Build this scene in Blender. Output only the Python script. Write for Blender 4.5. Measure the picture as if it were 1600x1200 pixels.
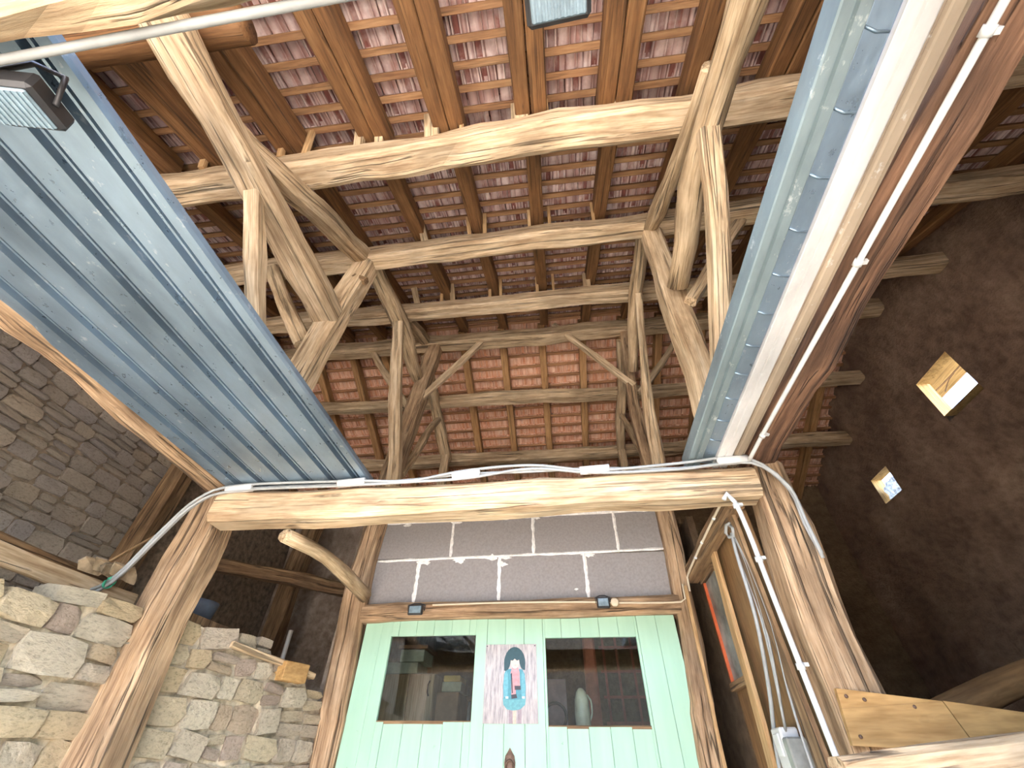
import bpy, bmesh, math, random
from mathutils import Vector, Matrix, noise

# ------------------------------------------------------------------ reset
for o in list(bpy.data.objects):
    bpy.data.objects.remove(o, do_unlink=True)
SC = bpy.context.scene
COL = SC.collection
R = math.radians

# ------------------------------------------------------------------ camera
cam_d = bpy.data.cameras.new('camera')
cam_d.sensor_width = 36.0
cam_d.lens = 650.0 / 1600.0 * 36.0
cam_d.clip_start = 0.02
cam = bpy.data.objects.new('camera', cam_d)
COL.objects.link(cam)
pitch, yaw, roll = R(43.05), R(-7.39), R(0.81)
fwd = Vector((math.sin(yaw) * math.cos(pitch), math.cos(yaw) * math.cos(pitch), math.sin(pitch)))
rt = Vector((math.cos(yaw), -math.sin(yaw), 0))
upv = rt.cross(fwd)
r2 = rt * math.cos(roll) + upv * math.sin(roll)
u2 = upv * math.cos(roll) - rt * math.sin(roll)
cam.matrix_world = Matrix(((r2.x, u2.x, -fwd.x, 0), (r2.y, u2.y, -fwd.y, 0), (r2.z, u2.z, -fwd.z, 1.6), (0, 0, 0, 1)))
SC.camera = cam

# ------------------------------------------------------------------ sky, sun, exposure
world = bpy.data.worlds.new('sky')
SC.world = world
world.use_nodes = True
wn = world.node_tree.nodes
wl = world.node_tree.links
wn.clear()
wo = wn.new('ShaderNodeOutputWorld')
wb = wn.new('ShaderNodeBackground')
ws = wn.new('ShaderNodeTexSky')
ws.sky_type = 'NISHITA'
ws.sun_disc = False
ws.sun_elevation = R(60)
ws.sun_rotation = R(160)
ws.dust_density = 2.0
wb.inputs['Strength'].default_value = 1.1
wl.new(ws.outputs[0], wb.inputs[0])
wl.new(wb.outputs[0], wo.inputs[0])

sun_d = bpy.data.lights.new('sun', 'SUN')
sun_d.energy = 6.5
sun_d.angle = R(0.6)
sun_d.color = (1.0, 0.96, 0.90)
sun = bpy.data.objects.new('sun', sun_d)
COL.objects.link(sun)
sun.location = (4, -8, 12)
sun.rotation_euler = Vector((-0.20, 0.46, -0.865)).to_track_quat('-Z', 'Y').to_euler()

SC.view_settings.view_transform = 'Standard'
SC.view_settings.look = 'None'
SC.view_settings.gamma = 1.0
SC.view_settings.use_curve_mapping = False
SC.view_settings.exposure = 1.78
SC.cycles.max_bounces = 8
SC.cycles.glossy_bounces = 3
SC.cycles.transmission_bounces = 4

# ------------------------------------------------------------------ material helpers
def new_mat(name):
    m = bpy.data.materials.new(name)
    m.use_nodes = True
    nt = m.node_tree
    b = nt.nodes['Principled BSDF']
    return m, nt, b

def N(nt, kind, **kw):
    n = nt.nodes.new(kind)
    for k, v in kw.items():
        setattr(n, k, v)
    return n

def ramp(nt, stops):
    r = N(nt, 'ShaderNodeValToRGB')
    e = r.color_ramp.elements
    while len(e) < len(stops):
        e.new(0.5)
    for i, (p, c) in enumerate(stops):
        e[i].position = p
        e[i].color = (*c, 1) if len(c) == 3 else c
    return r

def mixc(nt, mode, f, a, b):
    n = N(nt, 'ShaderNodeMix', data_type='RGBA', blend_type=mode)
    for sock, v in ((n.inputs[0], f), (n.inputs[6], a), (n.inputs[7], b)):
        if hasattr(v, 'is_linked') or hasattr(v, 'links'):
            nt.links.new(v, sock)
        elif isinstance(v, (int, float)):
            sock.default_value = v
        else:
            sock.default_value = (*v, 1)
    return n.outputs[2]

def coords(nt, src, scale, rnd=True):
    """texture coordinates: 'grain' attribute or object space, scaled, shifted per object"""
    if src == 'grain':
        a = N(nt, 'ShaderNodeAttribute', attribute_name='grain')
        v = a.outputs['Vector']
    else:
        a = N(nt, 'ShaderNodeTexCoord')
        v = a.outputs['Object']
    mp = N(nt, 'ShaderNodeMapping')
    mp.inputs['Scale'].default_value = scale
    nt.links.new(v, mp.inputs[0])
    if rnd:
        oi = N(nt, 'ShaderNodeObjectInfo')
        mu = N(nt, 'ShaderNodeMath', operation='MULTIPLY')
        mu.inputs[1].default_value = 37.0
        nt.links.new(oi.outputs['Random'], mu.inputs[0])
        nt.links.new(mu.outputs[0], mp.inputs['Location'])
    return mp.outputs[0]

def noise_tex(nt, vec, scale, detail=5, rough=0.6):
    n = N(nt, 'ShaderNodeTexNoise')
    n.inputs['Scale'].default_value = scale
    n.inputs['Detail'].default_value = detail
    n.inputs['Roughness'].default_value = rough
    nt.links.new(vec, n.inputs['Vector'])
    return n.outputs['Fac']

def bump(nt, b, h, strength, dist):
    bp = N(nt, 'ShaderNodeBump')
    bp.inputs['Strength'].default_value = strength
    bp.inputs['Distance'].default_value = dist
    nt.links.new(h, bp.inputs['Height'])
    nt.links.new(bp.outputs[0], b.inputs['Normal'])

def wood(name, light, mid, dark, crack=0.55, patch=0.5, bdist=0.012, rough=0.8, fine=1.0):
    m, nt, b = new_mat(name)
    v1 = coords(nt, 'grain', (26 * fine, 26 * fine, 2.2))
    v2 = coords(nt, 'grain', (40 * fine, 40 * fine, 1.0))
    v3 = coords(nt, 'grain', (5, 5, 2.6))
    g = noise_tex(nt, v1, 1.0, 7, 0.65)
    c = noise_tex(nt, v2, 1.0, 3, 0.5)
    p = noise_tex(nt, v3, 1.0, 4, 0.6)
    base = ramp(nt, [(0.30, dark), (0.5, mid), (0.68, light)])
    nt.links.new(g, base.inputs[0])
    pr = ramp(nt, [(0.36, (1 - patch,) * 3), (0.62, (1, 1, 1))])
    nt.links.new(p, pr.inputs[0])
    col = mixc(nt, 'MULTIPLY', 1.0, base.outputs[0], pr.outputs[0])
    cr = ramp(nt, [(0.335, (1 - crack,) * 3), (0.39, (1, 1, 1))])
    nt.links.new(c, cr.inputs[0])
    col = mixc(nt, 'MULTIPLY', 1.0, col, cr.outputs[0])
    v4 = coords(nt, 'grain', (16 * fine, 16 * fine, 0.45))
    f4 = noise_tex(nt, v4, 1.0, 2, 0.45)
    sb_ = N(nt, 'ShaderNodeMath', operation='SUBTRACT')
    nt.links.new(f4, sb_.inputs[0])
    sb_.inputs[1].default_value = 0.5
    ab_ = N(nt, 'ShaderNodeMath', operation='ABSOLUTE')
    nt.links.new(sb_.outputs[0], ab_.inputs[0])
    fis = ramp(nt, [(0.002, (1 - crack * 1.15,) * 3), (0.014, (1, 1, 1))])
    nt.links.new(ab_.outputs[0], fis.inputs[0])
    pf = ramp(nt, [(0.46, (1, 1, 1)), (0.56, (0, 0, 0))])        # fissures come and go along the timber
    nt.links.new(p, pf.inputs[0])
    fm = mixc(nt, 'LIGHTEN', 1.0, fis.outputs[0], pf.outputs[0])
    col = mixc(nt, 'MULTIPLY', 1.0, col, fm)
    v5 = coords(nt, 'grain', (120 * fine, 120 * fine, 7))
    f5 = noise_tex(nt, v5, 1.0, 2, 0.5)
    fr5 = ramp(nt, [(0.3, (0.72, 0.68, 0.62)), (0.6, (1, 1, 1))])
    nt.links.new(f5, fr5.inputs[0])
    col = mixc(nt, 'MULTIPLY', 1.0, col, fr5.outputs[0])
    nt.links.new(col, b.inputs['Base Color'])
    b.inputs['Roughness'].default_value = rough
    ad = N(nt, 'ShaderNodeMath', operation='MULTIPLY_ADD')
    nt.links.new(g, ad.inputs[0])
    ad.inputs[1].default_value = 0.6
    hh_ = mixc(nt, 'MULTIPLY', 1.0, cr.outputs[0], fm)
    nt.links.new(hh_, ad.inputs[2])
    bump(nt, b, ad.outputs[0], 0.8, bdist)
    return m

def plain(name, color, rough=0.6, metal=0.0, var=0.12, nscale=14, bd=0.002, spec=None):
    m, nt, b = new_mat(name)
    v = coords(nt, 'obj', (1, 1, 1))
    n = noise_tex(nt, v, nscale, 5)
    lo = tuple(max(0, c * (1 - 2 * var)) for c in color)
    hi = tuple(min(1, c * (1 + var)) for c in color)
    rp = ramp(nt, [(0.3, lo), (0.65, hi)])
    nt.links.new(n, rp.inputs[0])
    nt.links.new(rp.outputs[0], b.inputs['Base Color'])
    b.inputs['Roughness'].default_value = rough
    b.inputs['Metallic'].default_value = metal
    bump(nt, b, n, 0.4, bd)
    return m

MAT = {}
MAT['oak'] = wood('old_oak', (0.80, 0.63, 0.42), (0.62, 0.46, 0.28), (0.30, 0.19, 0.10), 0.55, 0.34)
MAT['oak_pale'] = wood('pale_oak', (0.82, 0.66, 0.46), (0.68, 0.51, 0.32), (0.38, 0.24, 0.13), 0.55, 0.34)
MAT['oak_dark'] = wood('weathered_oak', (0.42, 0.28, 0.15), (0.28, 0.17, 0.085), (0.12, 0.065, 0.03), 0.6, 0.4)
MAT['oak_post'] = wood('post_oak', (0.68, 0.49, 0.31), (0.50, 0.335, 0.195), (0.20, 0.115, 0.06), 0.65, 0.45, 0.02)
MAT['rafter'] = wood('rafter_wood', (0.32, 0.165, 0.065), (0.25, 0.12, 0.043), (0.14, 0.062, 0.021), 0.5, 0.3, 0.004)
MAT['rafter_rear_lit'] = wood('lit_rafter_wood', (0.62, 0.37, 0.17), (0.52, 0.29, 0.12), (0.34, 0.17, 0.065), 0.4, 0.25, 0.004)  # rafter wood lightened for the far slope, so it looks lit
MAT['batten_rear_lit'] = wood('lit_batten_wood', (0.62, 0.35, 0.18), (0.52, 0.27, 0.13), (0.36, 0.17, 0.08), 0.3, 0.25, 0.003)  # paler copy of the battens, far-slope brightness put into the colour
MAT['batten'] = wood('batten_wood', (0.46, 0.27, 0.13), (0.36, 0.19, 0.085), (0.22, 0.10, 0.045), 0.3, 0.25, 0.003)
MAT['sawn'] = wood('sawn_pine', (0.70, 0.49, 0.27), (0.60, 0.38, 0.18), (0.42, 0.24, 0.10), 0.3, 0.2, 0.003)
MAT['rust_beam'] = wood('rust_brown_beam', (0.34, 0.19, 0.11), (0.21, 0.11, 0.062), (0.09, 0.045, 0.026), 0.5, 0.5, 0.02)
MAT['ply'] = wood('plywood', (0.58, 0.36, 0.14), (0.52, 0.31, 0.115), (0.40, 0.22, 0.075), 0.15, 0.25, 0.002, fine=0.5)
MAT['ply_dark'] = wood('brown_panel', (0.36, 0.21, 0.09), (0.30, 0.17, 0.07), (0.20, 0.11, 0.045), 0.15, 0.3, 0.002, fine=0.5)

def tile_mat(name, c0, c1, c2, bloom, amt):
    m, nt, b = new_mat(name)
    v1 = coords(nt, 'grain', (34, 34, 5))
    v2 = coords(nt, 'grain', (9, 9, 7))
    g = noise_tex(nt, v1, 1.0, 5, 0.6)
    p = noise_tex(nt, v2, 1.0, 4, 0.6)
    clay = ramp(nt, [(0.3, c0), (0.5, c1), (0.7, c2)])
    nt.links.new(g, clay.inputs[0])
    bl = ramp(nt, [(0.48, (0, 0, 0)), (0.68, (0.7, 0.7, 0.7))])
    nt.links.new(p, bl.inputs[0])
    # limewash bloom clings to the ribs (raised profile), stored per vertex as the shape of the rib
    at = N(nt, 'ShaderNodeAttribute', attribute_name='rib')
    mu = N(nt, 'ShaderNodeMath', operation='MULTIPLY_ADD')
    nt.links.new(at.outputs['Fac'], mu.inputs[0])
    mu.inputs[1].default_value = 0.95
    nt.links.new(bl.outputs[0], mu.inputs[2])
    sc = N(nt, 'ShaderNodeMath', operation='MULTIPLY', use_clamp=True)
    nt.links.new(mu.outputs[0], sc.inputs[0])
    sc.inputs[1].default_value = amt
    col = mixc(nt, 'MIX', sc.outputs[0], clay.outputs[0], bloom)
    nt.links.new(col, b.inputs['Base Color'])
    b.inputs['Roughness'].default_value = 0.75
    bump(nt, b, g, 0.6, 0.006)
    return m
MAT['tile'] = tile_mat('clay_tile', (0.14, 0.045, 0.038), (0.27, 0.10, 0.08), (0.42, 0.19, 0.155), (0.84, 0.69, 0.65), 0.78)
MAT['tile_rear_lit'] = tile_mat('lit_salmon_clay_tile', (0.47, 0.18, 0.095), (0.66, 0.32, 0.18), (0.78, 0.44, 0.27), (0.94, 0.72, 0.56), 0.6)  # salmon tile, lightened to stand in for light missing on the far slope

def steel_mat(name, color, metal, rough, dust=True):
    m, nt, b = new_mat(name)
    v = coords(nt, 'grain', (3, 3, 1.2))
    v2 = coords(nt, 'grain', (22, 22, 16))
    n = noise_tex(nt, v, 1.5, 6, 0.6)
    n2 = noise_tex(nt, v2, 1.0, 4, 0.7)
    rp = ramp(nt, [(0.3, tuple(c * 0.62 for c in color)), (0.55, color), (0.75, tuple(min(1, c * 1.3) for c in color))])
    nt.links.new(n, rp.inputs[0])
    sp = ramp(nt, [(0.62, (0, 0, 0)), (0.72, (0.5, 0.5, 0.5))])
    nt.links.new(n2, sp.inputs[0])
    col = mixc(nt, 'MIX', sp.outputs[0], rp.outputs[0], (0.80, 0.83, 0.82))
    nt.links.new(col, b.inputs['Base Color'])
    rr = ramp(nt, [(0.3, (rough - 0.1,) * 3), (0.7, (rough + 0.15,) * 3)])
    nt.links.new(n2, rr.inputs[0])
    nt.links.new(rr.outputs[0], b.inputs['Roughness'])
    b.inputs['Metallic'].default_value = metal
    bump(nt, b, n, 0.12, 0.006)
    return m
MAT['steel'] = steel_mat('galvanised_steel', (0.275, 0.375, 0.47), 0.7, 0.34)
MAT['steel_green'] = steel_mat('painted_channel', (0.25, 0.325, 0.345), 0.3, 0.38)
MAT['steel_white'] = steel_mat('white_profile', (0.60, 0.60, 0.585), 0.1, 0.5)
MAT['steel_beige'] = steel_mat('beige_profile', (0.36, 0.29, 0.21), 0.1, 0.55)

def stone_mat(name, cols, bd, mort=False):
    m, nt, b = new_mat(name)
    v = coords(nt, 'obj', (1, 1, 1))
    n = noise_tex(nt, v, 9, 8, 0.68)
    n2 = noise_tex(nt, v, 34, 6, 0.7)
    oi = N(nt, 'ShaderNodeObjectInfo')
    pick = ramp(nt, [(i / (len(cols) - 1), c) for i, c in enumerate(cols)])
    nt.links.new(oi.outputs['Random'], pick.inputs[0])
    sh = ramp(nt, [(0.30, (0.52, 0.48, 0.42)), (0.46, (0.90, 0.89, 0.87)), (0.62, (1.0, 1.0, 1.0))])
    nt.links.new(n, sh.inputs[0])
    col = mixc(nt, 'MULTIPLY', 1.0, pick.outputs[0], sh.outputs[0])
    nt.links.new(col, b.inputs['Base Color'])
    b.inputs['Roughness'].default_value = 0.9
    ad = N(nt, 'ShaderNodeMath', operation='MULTIPLY_ADD')
    nt.links.new(n2, ad.inputs[0])
    ad.inputs[1].default_value = 0.4
    nt.links.new(n, ad.inputs[2])
    bump(nt, b, ad.outputs[0], 0.9, bd)
    return m
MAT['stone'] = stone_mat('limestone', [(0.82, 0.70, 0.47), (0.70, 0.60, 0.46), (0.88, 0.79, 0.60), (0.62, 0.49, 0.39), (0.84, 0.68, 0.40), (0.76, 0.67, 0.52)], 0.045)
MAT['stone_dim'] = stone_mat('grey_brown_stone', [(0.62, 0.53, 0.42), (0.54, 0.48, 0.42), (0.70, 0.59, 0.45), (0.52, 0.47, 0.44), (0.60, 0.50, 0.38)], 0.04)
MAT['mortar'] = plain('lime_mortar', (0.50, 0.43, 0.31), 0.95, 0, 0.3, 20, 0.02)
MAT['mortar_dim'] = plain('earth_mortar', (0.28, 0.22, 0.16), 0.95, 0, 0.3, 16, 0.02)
MAT['white_mortar'] = plain('white_mortar', (0.80, 0.77, 0.72), 0.9, 0, 0.12, 40, 0.006)
MAT['block'] = plain('grey_block', (0.265, 0.240, 0.225), 0.9, 0, 0.07, 60, 0.002)
MAT['mint'] = None

def plaster_mat(name, a, b_, c):
    m, nt, b = new_mat(name)
    v = coords(nt, 'obj', (1, 1, 1), False)
    n = noise_tex(nt, v, 1.6, 8, 0.66)
    n2 = noise_tex(nt, v, 13, 7, 0.7)
    rp = ramp(nt, [(0.34, a), (0.52, b_), (0.68, c)])
    nt.links.new(n, rp.inputs[0])
    s2 = ramp(nt, [(0.3, (0.6, 0.57, 0.52)), (0.6, (1, 1, 1))])
    nt.links.new(n2, s2.inputs[0])
    col = mixc(nt, 'MULTIPLY', 1.0, rp.outputs[0], s2.outputs[0])
    nt.links.new(col, b.inputs['Base Color'])
    b.inputs['Roughness'].default_value = 0.95
    bump(nt, b, n2, 0.9, 0.03)
    return m
MAT['mud'] = plaster_mat('mud_plaster', (0.19, 0.115, 0.08), (0.30, 0.195, 0.135), (0.43, 0.30, 0.21))
MAT['plaster'] = plaster_mat('old_plaster', (0.26, 0.20, 0.15), (0.42, 0.34, 0.27), (0.58, 0.49, 0.40))
MAT['backwall'] = plaster_mat('brown_render', (0.16, 0.10, 0.055), (0.22, 0.145, 0.08), (0.27, 0.18, 0.10))
MAT['floor'] = plain('concrete_floor', (0.40, 0.355, 0.30), 0.9, 0, 0.15, 3, 0.003)
MAT['yard'] = plain('gravel_yard', (0.56, 0.49, 0.39), 0.95, 0, 0.15, 4, 0.01)

def mint_mat():
    m, nt, b = new_mat('mint_paint')
    v = coords(nt, 'obj', (6, 6, 0.8))
    n = noise_tex(nt, v, 2.0, 5)
    v2 = coords(nt, 'obj', (1, 1, 1))
    n2 = noise_tex(nt, v2, 18, 5, 0.7)
    rp = ramp(nt, [(0.3, (0.34, 0.555, 0.41)), (0.6, (0.385, 0.605, 0.455))])
    nt.links.new(n, rp.inputs[0])
    sm = ramp(nt, [(0.24, (0.62, 0.66, 0.6)), (0.33, (1, 1, 1))])
    nt.links.new(n2, sm.inputs[0])
    col = mixc(nt, 'MULTIPLY', 1.0, rp.outputs[0], sm.outputs[0])
    nt.links.new(col, b.inputs['Base Color'])
    b.inputs['Roughness'].default_value = 0.5
    bump(nt, b, n, 0.2, 0.003)
    return m
MAT['mint'] = mint_mat()

def glass_mat(name, tint, gloss=0.10, rough=0.02):
    m = bpy.data.materials.new(name)
    m.use_nodes = True
    nt = m.node_tree
    nt.nodes.clear()
    out = N(nt, 'ShaderNodeOutputMaterial')
    tr = N(nt, 'ShaderNodeBsdfTransparent')
    tr.inputs[0].default_value = (*tint, 1)
    gl = N(nt, 'ShaderNodeBsdfGlossy')
    gl.inputs['Roughness'].default_value = rough
    lw = N(nt, 'ShaderNodeFresnel')
    lw.inputs[0].default_value = 1.45
    mx = N(nt, 'ShaderNodeMixShader')
    nt.links.new(lw.outputs[0], mx.inputs[0])
    nt.links.new(tr.outputs[0], mx.inputs[1])
    nt.links.new(gl.outputs[0], mx.inputs[2])
    nt.links.new(mx.outputs[0], out.inputs[0])
    return m
MAT['glass'] = glass_mat('window_glass', (0.86, 0.88, 0.86))
MAT['lens'] = plain('ribbed_lens', (0.20, 0.28, 0.33), 0.12, 0.0, 0.15, 30, 0.002)
MAT['black'] = plain('black_housing', (0.03, 0.03, 0.032), 0.45)
MAT['white_plastic'] = plain('white_plastic', (0.62, 0.63, 0.62), 0.45, 0, 0.05)
MAT['grey_cable'] = plain('grey_cable', (0.33, 0.345, 0.34), 0.5, 0, 0.08)
MAT['cream_cable'] = plain('cream_cable', (0.66, 0.57, 0.42), 0.5, 0, 0.06)
MAT['green_tie'] = plain('green_tie', (0.06, 0.38, 0.24), 0.5)
MAT['iron'] = plain('rusty_iron', (0.16, 0.10, 0.07), 0.6, 0.5, 0.3, 40)
MAT['blue_plastic'] = plain('slate_plastic', (0.10, 0.13, 0.18), 0.5)
MAT['dry_leaf'] = plain('dry_leaf', (0.42, 0.32, 0.20), 0.8, 0, 0.3)
def sheer_mat(name, color):
    m = bpy.data.materials.new(name)
    m.use_nodes = True
    nt = m.node_tree
    nt.nodes.clear()
    out = N(nt, 'ShaderNodeOutputMaterial')
    v = coords(nt, 'obj', (1, 1, 1))
    n = noise_tex(nt, v, 26, 5)
    rp = ramp(nt, [(0.35, tuple(c * 0.35 for c in color)), (0.6, color)])
    nt.links.new(n, rp.inputs[0])
    d = N(nt, 'ShaderNodeBsdfDiffuse')
    t = N(nt, 'ShaderNodeBsdfTranslucent')
    nt.links.new(rp.outputs[0], d.inputs[0])
    nt.links.new(rp.outputs[0], t.inputs[0])
    mx = N(nt, 'ShaderNodeMixShader')
    mx.inputs[0].default_value = 0.65
    nt.links.new(d.outputs[0], mx.inputs[1])
    nt.links.new(t.outputs[0], mx.inputs[2])
    nt.links.new(mx.outputs[0], out.inputs[0])
    return m
MAT['foil'] = sheer_mat('crumpled_plastic', (0.86, 0.89, 0.93))
MAT['cabinet'] = wood('cabinet_laminate', (0.50, 0.40, 0.26), (0.46, 0.36, 0.23), (0.40, 0.31, 0.19), 0.1, 0.1, 0.001)
MAT['box_green'] = plain('pale_green_card', (0.42, 0.50, 0.42), 0.7)
MAT['box_brown'] = plain('brown_card', (0.26, 0.16, 0.09), 0.8)
MAT['box_yellow'] = plain('yellow_card', (0.50, 0.38, 0.10), 0.7)
MAT['red_post'] = plain('red_brown_paint', (0.36, 0.12, 0.07), 0.7)
MAT['red_edge'] = plain('red_edge_paint', (0.48, 0.10, 0.03), 0.6)
MAT['pinkish'] = plain('mauve_panel', (0.36, 0.27, 0.28), 0.7)
MAT['jug'] = plain('pale_green_enamel', (0.52, 0.55, 0.42), 0.35)
MAT['hazy_pane'] = plain('dusty_pane', (0.26, 0.27, 0.25), 0.25, 0, 0.25, 6)
MAT['twig'] = plain('twig_bark', (0.20, 0.12, 0.06), 0.8)
MAT['soffit'] = wood('yellow_soffit_board', (0.72, 0.50, 0.22), (0.62, 0.42, 0.17), (0.45, 0.28, 0.10), 0.3, 0.2, 0.004)

# ------------------------------------------------------------------ object helpers
def link_mesh(name, verts, faces, mat, parent=None, attrs=None, smooth=False):
    """one mesh object; its origin sits at the centre of its bounding box"""
    xs = [v[0] for v in verts]; ys = [v[1] for v in verts]; zs = [v[2] for v in verts]
    c = Vector(((min(xs) + max(xs)) / 2, (min(ys) + max(ys)) / 2, (min(zs) + max(zs)) / 2))
    me = bpy.data.meshes.new(name)
    me.from_pydata([(v[0] - c.x, v[1] - c.y, v[2] - c.z) for v in verts], [], faces)
    if attrs:
        for an, (typ, data) in attrs.items():
            a = me.attributes.new(an, typ, 'POINT')
            if typ == 'FLOAT_VECTOR':
                a.data.foreach_set('vector', [f for d in data for f in d])
            else:
                a.data.foreach_set('value', data)
    if smooth:
        me.polygons.foreach_set('use_smooth', [True] * len(me.polygons))
    me.update()
    me.materials.append(MAT[mat] if isinstance(mat, str) else mat)
    o = bpy.data.objects.new(name, me)
    COL.objects.link(o)
    place(o, c, parent)
    return o

def world_loc(o):
    p = Vector(o.location)
    q = o.parent
    while q is not None:
        p = p + Vector(q.location)
        q = q.parent
    return p

def place(o, c, parent):
    if parent is not None:
        o.parent = parent
        o.location = Vector(c) - world_loc(parent)
    else:
        o.location = c

def tag(o, label, cat, group=None):
    o['label'] = label
    o['category'] = cat
    if group:
        o['group'] = group
    return o

def struct(o, label=None):
    o['kind'] = 'structure'
    if label:
        o['label'] = label
    return o

def empty(name, loc):
    o = bpy.data.objects.new(name, None)
    o.empty_display_size = 0.1
    COL.objects.link(o)
    o.location = loc
    return o

def catmull(pts, step):
    P = [Vector(p) for p in pts]
    if len(P) == 2:
        n = max(1, int((P[1] - P[0]).length / step))
        return [P[0].lerp(P[1], i / n) for i in range(n + 1)]
    out = []
    for i in range(len(P) - 1):
        p0 = P[i - 1] if i > 0 else P[i] * 2 - P[i + 1]
        p1, p2 = P[i], P[i + 1]
        p3 = P[i + 2] if i + 2 < len(P) else P[i + 1] * 2 - P[i]
        n = max(1, int((p2 - p1).length / step))
        for k in range(n):
            t = k / n
            out.append(0.5 * ((2 * p1) + (p2 - p0) * t + (2 * p0 - 5 * p1 + 4 * p2 - p3) * t * t + (3 * p1 - p0 - 3 * p2 + p3) * t ** 3))
    out.append(P[-1])
    return out

SEED = [0]
def timber(name, pts, w, h, mat, parent=None, wob=0.008, up=(0, 0, 1), round_=0, step=0.13, ch=0.16, bow=0.0):
    """hewn timber along a polyline; w and h may be numbers or lists along the length"""
    SEED[0] += 1
    sd = SEED[0] * 7.31
    path = catmull(pts, step)
    nring = len(path)
    L = [0.0]
    for i in range(1, nring):
        L.append(L[-1] + (path[i] - path[i - 1]).length)
    tot = L[-1]
    def val(a, t):
        if isinstance(a, (int, float)):
            return a
        f = t * (len(a) - 1)
        i = min(int(f), len(a) - 2)
        return a[i] + (a[i + 1] - a[i]) * (f - i)
    up = Vector(up)
    verts, grain, faces = [], [], []
    k = round_ if round_ else 8
    for i, p in enumerate(path):
        t = (path[min(i + 1, nring - 1)] - path[max(i - 1, 0)]).normalized()
        s = t.cross(up)
        if s.length < 1e-3:
            s = t.cross(Vector((1, 0, 0)))
        s.normalize()
        n = s.cross(t).normalized()
        tt = L[i] / tot
        ww, hh = val(w, tt), val(h, tt)
        off = Vector((0, 0, 0))
        if wob:
            off = (s * noise.noise((L[i] * 1.3, sd, 0)) + n * noise.noise((L[i] * 1.3, sd, 9))) * wob * 1.6
        if bow:
            off = off + n * bow * math.sin(math.pi * tt)
        if round_:
            sec = [(math.cos(2 * math.pi * q / k) * ww / 2, math.sin(2 * math.pi * q / k) * hh / 2) for q in range(k)]
        else:
            c = min(ww, hh) * ch
            a, b = ww / 2, hh / 2
            sec = [(a, -b + c), (a, b - c), (a - c, b), (-a + c, b), (-a, b - c), (-a, -b + c), (-a + c, -b), (a - c, -b)]
        for q, (x, y) in enumerate(sec):
            d = 1.0
            if wob:
                d = 1 + noise.noise((x * 9 + sd, y * 9, L[i] * 3.1)) * wob * 2.4 / max(0.04, min(ww, hh)) + noise.noise((q * 1.7 + sd, L[i] * 9.0, 3)) * wob * 0.9 / max(0.04, min(ww, hh))
            verts.append(p + off + s * x * d + n * y * d)
            grain.append((x + sd * 0.37, y, L[i] + sd))
    for i in range(nring - 1):
        for q in range(k):
            a = i * k + q
            b = i * k + (q + 1) % k
            faces.append((a, b, b + k, a + k))
    faces.append(tuple(reversed(range(k))))
    faces.append(tuple(range((nring - 1) * k, nring * k)))
    return link_mesh(name, verts, faces, mat, parent, {'grain': ('FLOAT_VECTOR', grain)}, smooth=bool(round_))

def box(name, lo, hi, mat, parent=None, bev=0.0, rotz=0.0, axis=2):
    """bevelled box between two corners; grain runs along the given axis"""
    lo, hi = Vector(lo), Vector(hi)
    c = (lo + hi) / 2
    d = (hi - lo) / 2
    bm = bmesh.new()
    bmesh.ops.create_cube(bm, size=2)
    for v in bm.verts:
        v.co = Vector((v.co.x * d.x, v.co.y * d.y, v.co.z * d.z))
    if bev:
        bmesh.ops.bevel(bm, geom=bm.edges[:], offset=bev, segments=1, affect='EDGES')
    if rotz:
        bmesh.ops.rotate(bm, verts=bm.verts, matrix=Matrix.Rotation(rotz, 3, 'Z'))
    bm.verts.ensure_lookup_table()
    verts = [v.co + c for v in bm.verts]
    faces = [[v.index for v in f.verts] for f in bm.faces]
    SEED[0] += 1
    sd = SEED[0] * 3.7
    ax = [i for i in range(3) if i != axis]
    grain = [(v.co[ax[0]] + sd, v.co[ax[1]], v.co[axis] + sd) for v in bm.verts]
    bm.free()
    return link_mesh(name, verts, faces, mat, parent, {'grain': ('FLOAT_VECTOR', grain)})

def tube(name, pts, r, mat, parent=None, k=8, step=0.06, rs=None):
    path = catmull(pts, step)
    verts, faces = [], []
    ref = Vector((0.31, 0.22, 0.92))
    for i, p in enumerate(path):
        t = (path[min(i + 1, len(path) - 1)] - path[max(i - 1, 0)]).normalized()
        s = t.cross(ref).normalized()
        n = s.cross(t)
        rr = r if rs is None else r * (rs[0] + (rs[1] - rs[0]) * i / (len(path) - 1))
        for q in range(k):
            a = 2 * math.pi * q / k
            verts.append(p + s * math.cos(a) * rr + n * math.sin(a) * rr)
    for i in range(len(path) - 1):
        for q in range(k):
            a, b = i * k + q, i * k + (q + 1) % k
            faces.append((a, b, b + k, a + k))
    faces.append(tuple(reversed(range(k))))
    faces.append(tuple(range((len(path) - 1) * k, len(path) * k)))
    return link_mesh(name, verts, faces, mat, parent, smooth=True)

def prism(name, poly, ext, mat, parent=None):
    """flat outline (list of 3D points) pushed along the vector ext"""
    e = Vector(ext)
    n = len(poly)
    verts = [Vector(p) for p in poly] + [Vector(p) + e for p in poly]
    faces = [tuple(range(n)), tuple(reversed(range(n, 2 * n)))] + [(i, i + n, (i + 1) % n + n, (i + 1) % n) for i in range(n)]
    o = link_mesh(name, verts, faces, mat, parent, {'grain': ('FLOAT_VECTOR', [(v.y, v.z, v.x) for v in verts])})
    bm = bmesh.new()
    bm.from_mesh(o.data)
    bmesh.ops.recalc_face_normals(bm, faces=bm.faces)
    bm.to_mesh(o.data)
    bm.free()
    return o

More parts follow.
